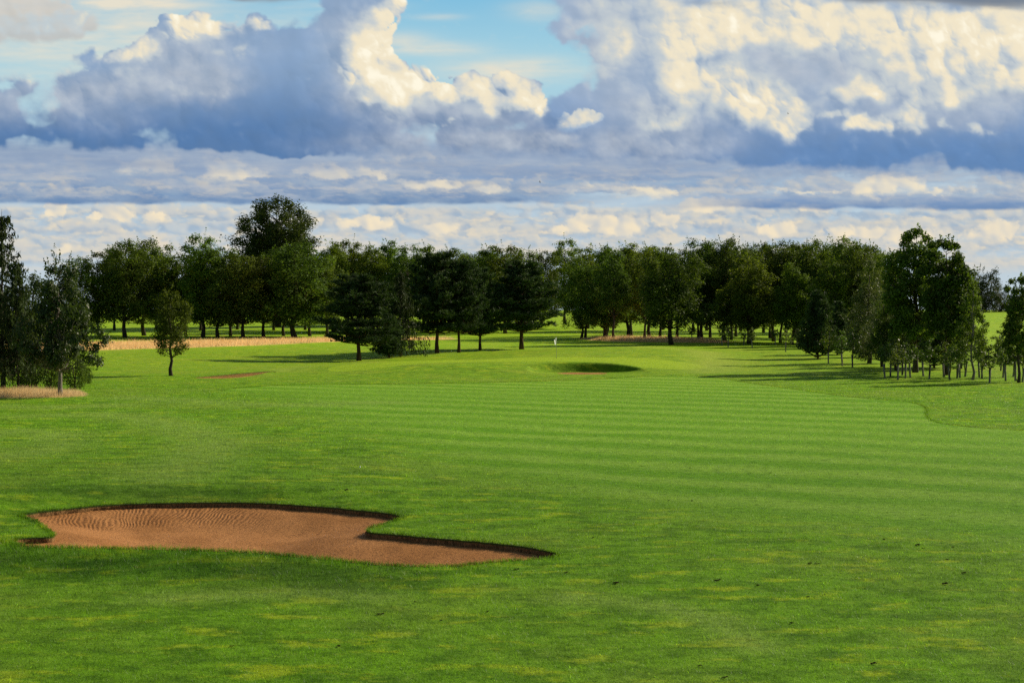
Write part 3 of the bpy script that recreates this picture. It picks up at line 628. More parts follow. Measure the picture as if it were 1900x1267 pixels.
def leaves(b, P, size, out=None, width=.55, flat=.0, v=None, jitter=.9, droop=0.):
    """folded diamond leaves (or leaf sprays) at the points P; out = preferred normals"""
    n = len(P); nr = rng.normal(0, 1, (n, 3)) * jitter
    if out is not None: nr = nr + out
    nr[:, 2] += flat; nr /= np.linalg.norm(nr, axis=1)[:, None] + 1e-9
    d = np.cross(nr, rng.normal(0, 1, (n, 3))); d[:, 2] -= droop; d /= np.linalg.norm(d, axis=1)[:, None] + 1e-9
    s = np.cross(d, nr); s /= np.linalg.norm(s, axis=1)[:, None] + 1e-9
    L = size * rng.uniform(.6, 1.35, n)[:, None]; w = L * width
    a = P - d * L * .5; e = P + d * L * .5; m1 = P - s * w * .5 + nr * L * .10; m2 = P + s * w * .5 + nr * L * .10
    V = np.stack([a, m1, e, m2], 1).reshape(-1, 3); i = np.arange(n) * 4
    vv = np.repeat(np.clip((rng.rand(n) if v is None else v), 0, 1), 4)
    b.add(V, np.stack([i, i + 1, i + 2, i + 3], 1), None, vv)
def ball(n):
    p = rng.normal(0, 1, (n, 3)); return p / np.linalg.norm(p, axis=1)[:, None]
def broadleaf(H, R, zb, prof, nclump, nleaf, leaf, trunk_r, rc=(.24, .4), lean=0., shoots=10, inner=.35, flatten=.75, width=.6, limb_r=.35, stems=1, skirt=0., nlimb=None):
    """trunk-and-limbs mesh, crown mesh for a broadleaved tree of height H, crown radius R from height zb"""
    tb, cb = Build(), Build()
    top = np.array([lean * H * .4, 0, H * .9])
    axis = []
    for s in range(stems):
        o = np.array([0, 0, 0.]) if stems == 1 else np.array([rng.normal(0, .25), rng.normal(0, .25), 0])
        tp = top + (0 if stems == 1 else np.array([rng.normal(0, R * .35), rng.normal(0, R * .35), -H * .1 * s]))
        P = bend(o + np.array([0, 0, -.25]), tp, 9, wob=.02); t = np.linspace(0, 1, 9)
        rad = trunk_r * (1 - t) ** .8 + .02; rad[0] *= 1.5; rad[1] *= 1.08
        tube(tb, P, rad, 9); axis.append(P)
    def on_axis(z, k=0):
        P = axis[k]; j = np.clip(np.searchsorted(P[:, 2], z), 1, len(P) - 1); f = np.clip((z - P[j - 1, 2]) / (P[j, 2] - P[j - 1, 2] + 1e-6), 0, 1)
        return P[j - 1] + (P[j] - P[j - 1]) * f
    ts = np.linspace(0, 1, 60); pr = np.array([prof(t) for t in ts]); cdf = np.cumsum(pr ** 1.3 + .06); cdf /= cdf[-1]
    f1, f2, f3 = rng.rand(3) * 6.28
    for c in range(nclump):
        t = np.interp((c + rng.rand()) / nclump, cdf, ts); ang = c * 2.39996 + rng.normal(0, .4)
        q = rng.rand() ** .5; q = q if rng.rand() > inner else q * .55
        rr = R * np.interp(t, ts, pr) * (.25 + .68 * q) * (1 + .20 * math.sin(2 * ang + f1 + 2 * t) + .16 * math.sin(3 * ang + f2 + 5 * t))
        zc = zb + (H - zb) * t * (1 + (.07 * math.sin(2 * ang + f3) if t < .9 else 0)); ax = on_axis(zc, c % stems); ctr = np.array([ax[0] + math.cos(ang) * rr, ax[1] + math.sin(ang) * rr, zc])
        r = R * rng.uniform(*rc) * (.6 + .5 * np.interp(t, ts, pr))
        z0 = max(zb * .75, zc - rr * .75 - .3 * r); st = on_axis(z0, c % stems)
        Pl = bend(st, ctr, 6, wob=.06, up=-.06); tl = np.linspace(0, 1, 6)
        if nlimb is None or c % max(1, nclump // nlimb) == 0:
            tube(tb, Pl, trunk_r * limb_r * (1 - tl * .85) * (.5 + .5 * (1 - t)), 5)
        n = int(nleaf / nclump * (r / (R * (rc[0] + rc[1]) / 2)) ** 1.5 * rng.uniform(.7, 1.3)) + 6
        u = ball(n); k = rng.rand(n) ** .42
        lumps = 1 + .28 * np.sin(u[:, 0] * 4 + c) * np.sin(u[:, 1] * 4.7 + 2 * c) * np.sin(u[:, 2] * 3.9 + c)
        off = u * (k * lumps)[:, None] * r; off[:, 2] *= flatten
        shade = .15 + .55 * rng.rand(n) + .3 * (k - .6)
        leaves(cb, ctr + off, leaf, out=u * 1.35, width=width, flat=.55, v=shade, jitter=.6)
        for s in range(2):                                  # twigs that reach out of the clump
            g = ball(1)[0]; g[2] = abs(g[2]) * .8; L = r * rng.uniform(1.05, 1.5); m = max(5, int(n * .045)); f = rng.uniform(.6, 1, m)[:, None]
            leaves(cb, ctr + g * L * f + rng.normal(0, leaf * .55, (m, 3)), leaf * .95, width=width, v=.3 + .6 * rng.rand(m))
    for s in range(shoots):                                 # leading shoots that roughen the top outline
        t = rng.uniform(.55, 1.0); a = rng.rand() * 6.28; rr = R * prof(t) * rng.uniform(.1, .95); ax = on_axis(zb + (H - zb) * t)
        p = np.array([ax[0] + math.cos(a) * rr, ax[1] + math.sin(a) * rr, zb + (H - zb) * t]); L = R * rng.uniform(.16, .36); m = 16
        f = rng.rand(m)[:, None]; dr = np.array([math.cos(a) * .35, math.sin(a) * .35, 1.])
        leaves(cb, p + dr * L * f * 1.2 + rng.normal(0, leaf * .5, (m, 3)) * (1.1 - f), leaf * .9, width=width, v=.35 + .6 * rng.rand(m))
    if skirt:
        m = int(nleaf * skirt); a = rng.rand(m) * 6.28; rr = R * rng.uniform(.3, 1.0, m); P = np.stack([np.cos(a) * rr, np.sin(a) * rr, zb + rng.rand(m) * (H - zb) * .25 - .5], 1)
        leaves(cb, P, leaf, width=width, droop=.6)
    return tb, cb
def pine(H, R, zb, levels, per, trunk_r, tuft=.34, ntuft=26, up=.22, lean=0., shape=None, flat=.5, young=False):
    tb, cb = Build(), Build()
    P = bend((0, 0, -.3), (lean * H, 0, H * .97), 8, wob=.012); t = np.linspace(0, 1, 8); rad = trunk_r * (1 - t * .93); rad[0] *= 1.35; tube(tb, P, rad, 9)
    shape = shape or (lambda t: (1 - t) ** .62 * (.72 + .28 * min(1, t * 5)))
    for l in range(levels):
        f = (l + .5 * rng.rand()) / levels; z = zb + (H - zb) * f; ax = np.array([lean * z, 0, z]); r0 = R * shape(f)
        for k in range(per):
            a = k / per * 6.283 + l * 1.1 + rng.normal(0, .3); L = r0 * rng.uniform(.62, 1.12); L = max(L, .25)
            end = ax + np.array([math.cos(a) * L, math.sin(a) * L, L * (up + .5 * f) + rng.normal(0, .12)])
            Pb = bend(ax - np.array([0, 0, .12 * L]), end, 5, wob=.05, up=-.08); tube(tb, Pb, np.linspace(trunk_r * .3 * (1 - .6 * f), .012, 5), 4, False)
            n = int(ntuft * (.4 + L / R)); q = rng.uniform(.28, 1.05, n); c = Pb[0] + (Pb[-1] - Pb[0]) * q[:, None]
            sp = .30 * L * q * (1.15 - q) * 2.2 + .12
            c = c + np.stack([rng.normal(0, 1, n) * sp * .6, rng.normal(0, 1, n) * sp * .6, rng.normal(0, .16, n) * sp + np.abs(rng.normal(0, .13, n))], 1)
            m = 7; d = ball(n * m); d[:, 2] = np.abs(d[:, 2]) * .9 + .15; d /= np.linalg.norm(d, axis=1)[:, None]
            b0 = np.repeat(c, m, 0); Ld = tuft * rng.uniform(.6, 1.25, n * m)[:, None]; s = np.cross(d, ball(n * m)); s /= np.linalg.norm(s, axis=1)[:, None] + 1e-9
            V = np.stack([b0 - s * tuft * .13, b0 + s * tuft * .13, b0 + d * Ld], 1).reshape(-1, 3); i = np.arange(n * m) * 3
            cb.add(V, None, np.stack([i, i + 1, i + 2], 1), np.repeat(np.repeat(rng.rand(n), m) * .7 + .3 * rng.rand(n * m), 3))
    return tb, cb
def larch(H, R, zb, levels, per, trunk_r, spray=.32, dens=60, droop=.35, lean=0., hang=.35, up=.25):
    """conifer with long sagging boughs hung with fine sprays"""
    tb, cb = Build(), Build()
    P = bend((0, 0, -.3), (lean * H, 0, H), 9, wob=.008); t = np.linspace(0, 1, 9); rad = trunk_r * (1 - t * .95); rad[0] *= 1.3; tube(tb, P, rad, 8)
    for l in range(levels):
        f = (l + rng.rand() * .6) / levels; z = zb + (H - zb) * f; ax = np.array([lean * z, 0, z]); r0 = R * (1 - f) ** .68 * rng.uniform(.65, 1.25) + .15
        for k in range(per):
            a = k / per * 6.283 + l * 1.7 + rng.normal(0, .3); L = r0 * rng.uniform(.6, 1.2)
            q = np.linspace(0, 1, 7)[:, None]; dr = np.array([math.cos(a), math.sin(a), 0])
            Pb = ax + dr * L * q + np.array([0, 0, 1.]) * (L * (-droop * 1.6 * q + (droop * .9 + up) * q ** 3)); Pb[1:] += rng.normal(0, .03 * L, (6, 3))
            tube(tb, Pb, np.linspace(trunk_r * .2 * (1 - .7 * f) + .012, .008, 7), 4, False)
            n = int(dens * (.3 + L / R)); s = rng.uniform(.12, 1, n); c = np.stack([np.interp(s, q[:, 0], Pb[:, j]) for j in range(3)], 1)
            c[:, 2] -= rng.rand(n) ** 1.5 * hang * (.5 + .8 * L / R); c += rng.normal(0, .06, (n, 3)) * np.array([1, 1, .5]) * (1 + L * .35)
            leaves(cb, c, spray, width=.28, droop=1.3, v=rng.rand(n), jitter=1.)
    return tb, cb

# profiles: crown radius against height fraction
RND = lambda t: min(1., .78 + .9 * t) * max(0., 1 - t ** 2.5) ** .55 + .04
TALL = lambda t: min(1., .74 + .8 * t) * max(0., 1 - t ** 3.2) ** .6 + .04
DOME = lambda t: max(0., 1 - t ** 2.4) ** .6 * (.62 + .38 * min(1, t * 3))
CONE = lambda t: max(0., math.sin(math.pi * min(1, .16 + .83 * t) ** .62)) ** .75
WIND = lambda t: max(0., math.sin(math.pi * min(1, .18 + .80 * t) ** .9)) ** .7

M_BARK = bark_mat('grey_brown_bark', (.035, .028, .02), (.085, .068, .05)); M_PINEBARK = bark_mat('pine_bark', (.045, .026, .016), (.11, .062, .038)); M_PALE = bark_mat('pale_bark', (.12, .105, .085), (.26, .235, .20), 9)
M_OAK = leaf_mat('broad_leaves', (.016, .032, .006), (.165, .230, .030), .40, hue=.025, val=.3); M_BRIGHT = leaf_mat('bright_leaves', (.022, .046, .006), (.200, .280, .032), .44, hue=.02)
M_DARK = leaf_mat('dark_leaves', (.013, .026, .008), (.100, .140, .028), .32, .6, .12, .012); M_PINE = leaf_mat('pine_needles', (.010, .022, .010), (.072, .118, .040), .22, .6, .12, .012)
M_LARCH = leaf_mat('soft_needles', (.022, .036, .010), (.058, .085, .022), .25, .6, .2); M_WHITE = leaf_mat('silvery_leaves', (.010, .024, .005), (.090, .135, .028), .3, .45, .3, .008)
M_GREY = leaf_mat('grey_green_leaves', (.045, .066, .022), (.15, .19, .06), .3, .5, .3); M_SAP = leaf_mat('young_leaves', (.04, .075, .014), (.13, .18, .03), .42, .45, .3); M_FAR = leaf_mat('hazy_leaves', (.024, .036, .018), (.058, .072, .032), .2, .6, .2)
KIND = {}
def kind(key, tbcb, bark, leaf):
    KIND[key] = (tbcb[0].mesh(key + '_trunk', bark, True), tbcb[1].mesh(key + '_crown', leaf))
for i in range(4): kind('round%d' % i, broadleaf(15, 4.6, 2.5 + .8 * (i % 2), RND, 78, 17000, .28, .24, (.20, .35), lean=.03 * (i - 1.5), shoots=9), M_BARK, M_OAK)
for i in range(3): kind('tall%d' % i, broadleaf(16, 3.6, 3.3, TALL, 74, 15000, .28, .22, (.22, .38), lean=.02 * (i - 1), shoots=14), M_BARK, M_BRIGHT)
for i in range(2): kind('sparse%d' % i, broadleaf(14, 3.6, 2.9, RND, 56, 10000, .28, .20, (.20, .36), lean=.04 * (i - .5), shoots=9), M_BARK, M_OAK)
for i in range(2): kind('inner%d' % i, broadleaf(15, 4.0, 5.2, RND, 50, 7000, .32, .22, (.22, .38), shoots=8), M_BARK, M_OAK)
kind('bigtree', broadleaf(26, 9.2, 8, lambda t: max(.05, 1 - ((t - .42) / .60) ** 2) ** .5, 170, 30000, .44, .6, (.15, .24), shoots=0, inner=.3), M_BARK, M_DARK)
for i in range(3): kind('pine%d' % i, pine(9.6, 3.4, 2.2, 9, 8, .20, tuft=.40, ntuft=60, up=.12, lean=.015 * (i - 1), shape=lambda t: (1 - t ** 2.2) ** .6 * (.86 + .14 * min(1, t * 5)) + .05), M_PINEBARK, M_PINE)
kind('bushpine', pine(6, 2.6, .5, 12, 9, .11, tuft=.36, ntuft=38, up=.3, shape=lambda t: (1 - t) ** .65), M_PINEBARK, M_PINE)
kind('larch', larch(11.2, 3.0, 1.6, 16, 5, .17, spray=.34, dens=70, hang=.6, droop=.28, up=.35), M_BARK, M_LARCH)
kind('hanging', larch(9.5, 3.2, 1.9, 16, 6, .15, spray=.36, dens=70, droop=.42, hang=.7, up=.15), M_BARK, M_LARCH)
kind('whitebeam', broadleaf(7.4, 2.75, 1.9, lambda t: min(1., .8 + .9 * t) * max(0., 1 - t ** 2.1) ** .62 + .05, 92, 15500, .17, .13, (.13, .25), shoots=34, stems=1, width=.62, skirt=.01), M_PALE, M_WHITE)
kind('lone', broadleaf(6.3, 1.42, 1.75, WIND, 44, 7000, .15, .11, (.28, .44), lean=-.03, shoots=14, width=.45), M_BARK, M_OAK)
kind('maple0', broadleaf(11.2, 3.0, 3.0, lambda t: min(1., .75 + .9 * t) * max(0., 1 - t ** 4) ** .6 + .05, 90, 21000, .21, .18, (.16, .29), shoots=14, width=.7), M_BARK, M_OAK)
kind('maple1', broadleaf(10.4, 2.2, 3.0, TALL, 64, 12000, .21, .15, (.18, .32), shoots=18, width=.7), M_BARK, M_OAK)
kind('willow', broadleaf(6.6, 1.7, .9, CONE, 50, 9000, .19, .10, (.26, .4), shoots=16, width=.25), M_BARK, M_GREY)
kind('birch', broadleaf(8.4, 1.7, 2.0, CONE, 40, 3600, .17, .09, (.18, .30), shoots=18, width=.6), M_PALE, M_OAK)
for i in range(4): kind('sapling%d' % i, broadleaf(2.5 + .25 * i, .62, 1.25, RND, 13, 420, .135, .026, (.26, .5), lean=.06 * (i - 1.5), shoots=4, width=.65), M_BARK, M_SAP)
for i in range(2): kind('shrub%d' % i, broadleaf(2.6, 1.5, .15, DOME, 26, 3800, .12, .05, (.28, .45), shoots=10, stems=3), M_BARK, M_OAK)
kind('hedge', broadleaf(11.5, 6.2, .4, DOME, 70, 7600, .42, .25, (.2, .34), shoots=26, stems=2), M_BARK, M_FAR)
KH = dict(bigtree=26, larch=11.2, hanging=9.5, whitebeam=7.4, lone=6.3, maple0=11.2, maple1=10.4, willow=6.6, birch=8.4, bushpine=6, hedge=11.5)
KR = dict(bigtree=9.2, larch=3.0, hanging=3.2, whitebeam=2.75, lone=1.42, maple0=3.0, maple1=2.2, willow=1.7, birch=1.7, bushpine=2.6, hedge=6.2)
for k in KIND:
    for s, h, r in (('round', 15, 4.6), ('tall', 16, 3.6), ('sparse', 14, 3.6), ('inner', 15, 4.0), ('pine', 9.6, 3.4)):
        if k.startswith(s): KH[k] = h; KR[k] = r
    if k.startswith('sapling'): KH[k] = 2.5 + .25 * int(k[-1]); KR[k] = .62
    if k.startswith('shrub'): KH[k] = 2.6; KR[k] = 1.5
print('kinds', round(time.time() - T0, 1))
def plant(key, u, Y, vtop, hw, name, label, cat, group=None, rz=None, vbase=None, label_ok=True):
    """a tree whose trunk shows at photo column u, at distance Y, reaching up to row vtop, hw pixels to each side"""
    if vbase is not None: x, y = at(u, vbase); 
    else: x, y = (u - 950) / F_PX * Y, Y
    if vbase is not None:
        for _ in range(4): x, y = at(u, vbase, zg(x, y))
    z = zg(x, y); H = at_depth(u, vtop, y)[2] - z; R = hw / F_PX * y
    r = empty(name, (x, y, z - .03), rng.uniform(0, 6.28) if rz is None else rz); tag(r, label, cat, group)
    sz = H / KH[key] / .985; sx = R / KR[key]
    for nm, me in zip(('trunk', 'crown'), KIND[key]):
        o = obj(nm, me, r); o.scale = (sx, sx, sz)
    return r
ORD = 'first second third fourth fifth sixth seventh eighth ninth tenth eleventh twelfth thirteenth fourteenth fifteenth sixteenth seventeenth eighteenth nineteenth twentieth'.split() + ['twenty-' + k for k in 'first second third fourth fifth sixth seventh eighth ninth'.split()] + ['thirtieth'] + ['thirty-' + k for k in 'first second third fourth fifth sixth seventh eighth ninth'.split()]
# ---------------------------------------------------------------- trees, where they stand
G_ROW, G_WOOD, G_MID, G_PINE, G_STAKE = 'broadleaved trees in the row beyond the tan grass', 'trees of the wood behind the green', 'trees of the belt behind the pines', 'dark pines behind the green', 'staked saplings in guard tubes'
row = [('round0', 150, 236, 482, 40, 'rounded dark tree closing the near end of the row, just above the whitebeam'), ('sparse0', 184, 244, 468, 38, 'thin dark tree with twin trunks showing beside the silvery whitebeam'),
       ('round1', 232, 238, 446, 52, 'tall bushy dark tree with the first high crown of the row'), ('round2', 268, 247, 444, 50, 'broad-topped dark tree directly behind the lone young tree, on its whitebeam side'),
       ('sparse1', 304, 242, 458, 42, 'dark tree whose lower crown is covered by the lone young tree'), ('round3', 345, 243, 472, 36, 'lower dark tree filling the dip in the row past the lone young tree'),
       ('tall0', 376, 238, 438, 42, 'dark tree with spiky leading shoots, tallest before the big round tree'), ('round0', 404, 237, 462, 46, 'thick-trunked dark tree next to the spiky topped one'),
       ('sparse0', 428, 245, 470, 34, 'slim dark tree between the thick trunk and the big round tree'), ('round3', 451, 237, 474, 46, 'olive crowned tree directly under the edge of the big round tree'),
       ('round1', 489, 241, 474, 42, 'dark tree right below the centre of the big round tree'), ('sparse1', 526, 245, 462, 36, 'thin tree with paired slender trunks under the big round tree'),
       ('round2', 547, 236, 449, 68, 'broad pale olive tree with the widest crown in the row'), ('tall2', 575, 243, 474, 34, 'narrow tree half hidden by the broad pale olive crown'),
       ('sparse0', 606, 239, 484, 38, 'last tree of the row, touching the first pine')]
for k, u, Y, vt, hw, l in row: plant(k, u, Y + 10, vt, hw * 1.16, 'broadleaf_tree', l, 'tree', G_ROW)
for i, (u, Y, vt) in enumerate([(212, 285, 462), (290, 288, 470), (372, 284, 466), (440, 290, 476), (508, 286, 482), (566, 288, 478), (622, 284, 474)]):
    plant('inner%d' % (i % 2), u, Y, vt, 36, 'broadleaf_tree', 'dark tree in the second rank of the row, mostly hidden behind the front trees', 'tree', G_ROW + ', second rank')
plant('bigtree', 514, 305, 374, 84, 'large_tree', 'big round dark tree standing high above the row, sky showing through its edge', 'tree')
mid = [('tall1', 618, 275, 454, 38), ('tall0', 652, 282, 448, 36), ('tall2', 690, 278, 457, 36), ('tall1', 722, 284, 452, 36), ('round3', 756, 276, 456, 40), ('tall0', 795, 284, 458, 38), ('tall2', 838, 278, 463, 42), ('round1', 866, 290, 470, 36), ('tall1', 908, 276, 461, 40), ('tall0', 938, 268, 459, 40), ('tall2', 972, 300, 463, 38), ('round0', 1006, 322, 468, 34)]
for i, (k, u, Y, vt, hw) in enumerate(mid):
    plant(k, u, Y, vt, hw * 1.14, 'broadleaf_tree', 'bright topped tree behind the pines, %s in its belt from the big round tree' % ORD[i], 'tree', G_MID)
plant('tall0', 1048, 330, 446, 36, 'broadleaf_tree', 'tall dark grey-green tree rising over the gap above the flag', 'tree', G_MID)
for i, u in enumerate(range(610, 985, 42)):
    plant(('round1', 'tall2', 'round2')[i % 3], u + rng.uniform(-8, 8), 315 + rng.uniform(-8, 8), 470 + rng.uniform(-5, 6), 36, 'broadleaf_tree', 'tree of the back rank behind the pines, only glimpses of its crown showing', 'tree', G_MID + ', back rank')
wood = [('round2', 1078, 232, 478, 34, 'low-skirted dark tree at the edge of the gap, foliage almost down to the grass'), ('round0', 1122, 226, 460, 46, 'dark tree with one straight trunk above the start of the tan rough'), ('tall1', 1166, 240, 457, 40, 'grey-green tree with upright shoots over the middle of the tan rough'),
        ('tall2', 1205, 232, 458, 38, 'bright edged tree just short of the broad black-green one'), ('round1', 1246, 194, 463, 58, 'broad black-green tree standing furthest out of the wood, its trunk in the tan rough'), ('round3', 1302, 214, 446, 50, 'high rounded tree just past the broad black-green one'),
        ('round2', 1346, 211, 442, 48, 'highest rounded crown in the middle of the wood'), ('tall0', 1390, 199, 478, 44, 'lower bright green crown hanging in front of the high rounded ones'), ('round0', 1396, 218, 456, 42, 'dark tree filling the notch behind the bright green crown'),
        ('round1', 1436, 214, 447, 44, 'dark crowned tree between the notch and the next rounded hump'), ('tall1', 1470, 196, 492, 34, 'small yellowish crown low in front of the wood'), ('round3', 1482, 209, 450, 44, 'rounded crown over the group of five dark trunks'),
        ('round2', 1522, 205, 445, 46, 'wide crown above the little blue-green pine'), ('tall2', 1548, 188, 484, 38, 'bright leafy lower crown behind the blue-green pine'), ('round0', 1562, 200, 444, 46, 'high wide crown before the wood slopes down to the maple'),
        ('round1', 1604, 190, 453, 46, 'crown sloping down above the grey willow'), ('round3', 1640, 181, 468, 42, 'last tree of the wood, behind the tall maple')]
for k, u, Y, vt, hw, l in wood: plant(k, u, Y, vt, hw * 1.14, 'broadleaf_tree', l, 'tree', G_WOOD)
for j, Y0 in enumerate((228, 256, 292)):
    for i, u in enumerate(range(1096 + 22 * (j % 2), 1630, 50 if j < 2 else 36)):
        Y = Y0 + rng.uniform(-8, 8) - (u - 1100) * .045
        plant('inner%d' % ((i + j) % 2), u + rng.uniform(-12, 12), Y, 466 + rng.uniform(-7, 9) - (4 if u > 1280 else 0), 38, 'broadleaf_tree', 'tree within the wood, its bare trunk seen against the lit field', 'tree', G_WOOD + ', inner ranks')
# pines on the bank behind the green
for k, u, vb, vt, hw, nm, l in [('pine0', 666, 669, 518, 64, 'pine_tree', 'spreading pine standing alone at the low end of the bank, over the long shadow'), ('bushpine', 722, 664, 588, 30, 'young_conifer', 'bushy conifer with branches down to the grass beside the spreading pine'), ('hanging', 744, 661, 500, 40, 'conifer_tree', 'conifer with drooping fringed lower boughs between two pines'),
                             ('pine1', 811, 655, 480, 58, 'pine_tree', 'tallest pine, its straight trunk in the middle of the row'), ('pine2', 851, 654, 490, 44, 'pine_tree', 'slim trunked pine beside the tallest one'), ('pine0', 891, 650, 506, 42, 'pine_tree', 'short trunked pine with a low layered crown, before the last pine'), ('pine1', 968, 648, 496, 64, 'pine_tree', 'wide flat-layered pine with a thick leaning trunk, last before the flag')]:
    plant(k, u, None, vt, hw * 1.12, nm, l, 'pine' if 'pine_tree' == nm else 'conifer', G_PINE, vbase=vb)
# the lone young tree
plant('lone', 318, None, 538, 35, 'young_tree', 'lone young tree with an egg-shaped crown standing on open grass', 'tree', vbase=697, rz=.4)
# group at the left edge
plant('larch', 6, None, 392, 78, 'larch_tree', 'tall feathery larch at the edge of the view, boughs sagging', 'larch', vbase=722)
plant('larch', -52, None, 425, 80, 'larch_tree', 'larch mostly outside the view behind the tall one', 'larch', vbase=721)
plant('hanging', 34, None, 478, 52, 'conifer_tree', 'dark conifer with a bare leaning trunk between larch and whitebeam', 'conifer', vbase=724)
plant('sparse1', 66, None, 512, 46, 'broadleaf_tree', 'shaded leafy tree standing behind the whitebeam', 'tree', vbase=719)
plant('sparse0', -10, None, 520, 50, 'broadleaf_tree', 'shaded leafy tree behind the larch trunk at the edge of the view', 'tree', vbase=716)
plant('whitebeam', 111, None, 490, 74, 'whitebeam_tree', 'small spreading whitebeam with glinting silvery leaves, rooted in the tan grass', 'tree', vbase=735, rz=2.0)
for u, vb, vt, hw, l in [(136, 722, 646, 26, 'sunlit green shrub at the foot of the whitebeam'), (92, 721, 652, 24, 'dark shrub behind the whitebeam trunk'), (58, 721, 640, 26, 'dark shrub between the leaning conifer trunk and the whitebeam'), (160, 712, 672, 12, 'small shrub poking out beyond the whitebeam group')]:
    plant('shrub%d' % (u % 2), u, None, vt, hw, 'shrub', l, 'shrub', 'shrubs under the whitebeam group', vbase=vb)
# clump on the right
for k, u, vb, vt, hw, nm, l, c in [('maple0', 1698, 691, 431, 68, 'maple_tree', 'tall dark maple standing highest on the skyline right of the wood', 'maple'), ('maple1', 1754, 696, 446, 54, 'maple_tree', 'leggy maple with an open airy top beside the tall one', 'maple'), ('round2', 1664, 688, 545, 44, 'broadleaf_tree', 'low dark tree leaning under the tall maple', 'tree'), ('bushpine', 1733, 682, 560, 46, 'young_conifer', 'dark conifer hidden among the two maples', 'conifer'),
                               ('tall1', 1782, 684, 498, 40, 'broadleaf_tree', 'leafy tree on the outer side of the maples, behind the birch', 'tree'), ('birch', 1804, 705, 522, 36, 'birch_tree', 'slender birch with a pale trunk rising out of the staked saplings', 'birch'), ('willow', 1638, 681, 552, 42, 'willow_tree', 'pale grey-green willow catching the sun', 'willow'), ('willow', 1612, 674, 490, 50, 'willow_tree', 'darker taller willow behind the pale one', 'willow'),
                               ('bushpine', 1518, 666, 548, 40, 'young_conifer', 'blue-green young pine standing out in front of the wood', 'conifer'), ('bushpine', 1554, 658, 566, 36, 'young_conifer', 'very dark young pine beside the blue-green one', 'conifer'), ('bushpine', 1601, 663, 586, 26, 'young_conifer', 'dark young pine on a leaning trunk beside the willow', 'conifer'), ('maple1', 1890, 710, 514, 34, 'maple_tree', 'leafy maple at the edge of the view beyond the saplings', 'maple')]:
    plant(k, u, None, vt, hw, nm, l, c, None, vbase=vb)
for u, Y, vt, hw, l in [(1826, 436, 502, 34, 'rounded brownish tree on the skyline of the bright field'), (1796, 440, 522, 30, 'skyline tree half hidden by the maples'), (1856, 440, 540, 20, 'small skyline tree at the end of the brownish one'), (1884, 452, 556, 22, 'low hedge bush on the skyline beside the edge maple'), (1925, 446, 545, 26, 'hedge bush on the skyline past the edge maple')]:
    plant('hedge', u, Y, vt, hw, 'field_tree', l, 'tree', 'trees on the far field skyline')

# saplings, each in its guard tube
M_TUBE = plain_mat('weathered_guard', (.20, .185, .15), .7, .2, .25, 9)
def guard_mesh(name, h=1.15, r=.066):
    b = Build(); a = np.arange(12) / 12 * 6.2832
    rows_ = [(r, -.05), (r, h * .5), (r * 1.02, h), (r * .9, h), (r * .88, h * .4)]
    V = np.concatenate([np.stack([np.cos(a) * q, np.sin(a) * q, np.full(12, z)], 1) for q, z in rows_]); k = np.arange(12); k2 = (k + 1) % 12
    b.add(V, np.concatenate([np.stack([i * 12 + k, i * 12 + k2, i * 12 + 12 + k2, i * 12 + 12 + k], 1) for i in range(len(rows_) - 1)])); return b.mesh(name, M_TUBE, True)
GUARD = guard_mesh('tree_guard')
sap_a = [(1642, 701), (1652, 699), (1666, 704), (1674, 696), (1680, 702), (1689, 701), (1713, 698), (1724, 703), (1751, 699), (1762, 705), (1776, 702), (1781, 701), (1791, 699), (1817, 700), (1822, 702), (1836, 710), (1851, 676), (1857, 688), (1861, 701), (1866, 707), (1880, 699), (1884, 707), (1897, 709)]
sap_b = [(1284, 634), (1340, 641), (1351, 645), (1380, 640), (1396, 646), (1438, 640), (1458, 653), (1478, 641), (1503, 657), (1537, 674), (1563, 679), (1582, 681)]
for L_, txt, h0 in ((sap_a, 'guarded sapling below the maples, %s counted from the willow to the edge maple', 66), (sap_b, 'guarded sapling on open grass before the wood, %s counted from the tan rough', 46)):
    for i, (u, vb) in enumerate(L_):
        hpx = (h0 if L_ is sap_a else 26 + (vb - 634) * .95) * rng.uniform(.9, 1.12)
        k = 'sapling%d' % rng.randint(4)
        r = plant(k, u, None, vb - hpx, hpx * rng.uniform(.20, .27), 'sapling', txt % ORD[i], 'sapling', G_STAKE, vbase=vb)
        g = obj('tree_guard', GUARD, r); g.rotation_euler = (rng.normal(0, .06), rng.normal(0, .06), 0); g.scale = (1, 1, rng.uniform(.85, 1.08))
print('trees', round(time.time() - T0, 1))

# ---------------------------------------------------------------- flagstick, ball, clods, birds
M_POLE = plain_mat('pole_paint', (.32, .32, .30), .4, .5, .1); M_FLAG = leaf_mat('white_cloth', (.8, .82, .84), (.86, .87, .88), .5, .8, .1, 0, 0, (1, 1, 1)); M_BALL = plain_mat('white_ball', (.85, .85, .85), .3, .5, .02); M_CLOD = plain_mat('dark_soil', (.045, .030, .016), .95, .05, .5, 30); M_BIRD = plain_mat('dark_feather', (.02, .02, .022), .7, .2)
fx_, fy_ = at(1032.5, 665, .5)
for _ in range(5): fx_, fy_ = at(1032.5, 665, zg(fx_, fy_))
fz_ = zg(fx_, fy_)
fl = empty('flagstick', (fx_, fy_, fz_)); tag(fl, 'flagstick with a limp white flag standing in the hole on the green', 'golf flag')
b = Build(); tube(b, [(0, 0, -.1), (0, 0, .6), (0, 0, 1.2), (0, 0, 1.92)], [.016, .015, .013, .011], 8); pole = obj('pole', b.mesh('flag_pole', M_POLE, True), fl)
b = Build(); tube(b, [(0, 0, 0), (0, 0, .03), (0, 0, .035)], [.03, .03, .012], 10); b2 = b.mesh('ferrule', M_POLE, True); obj('ferrule', b2, fl)
nu, nv = 12, 14; uu, vv_ = np.meshgrid(np.linspace(0, 1, nu), np.linspace(0, 1, nv))
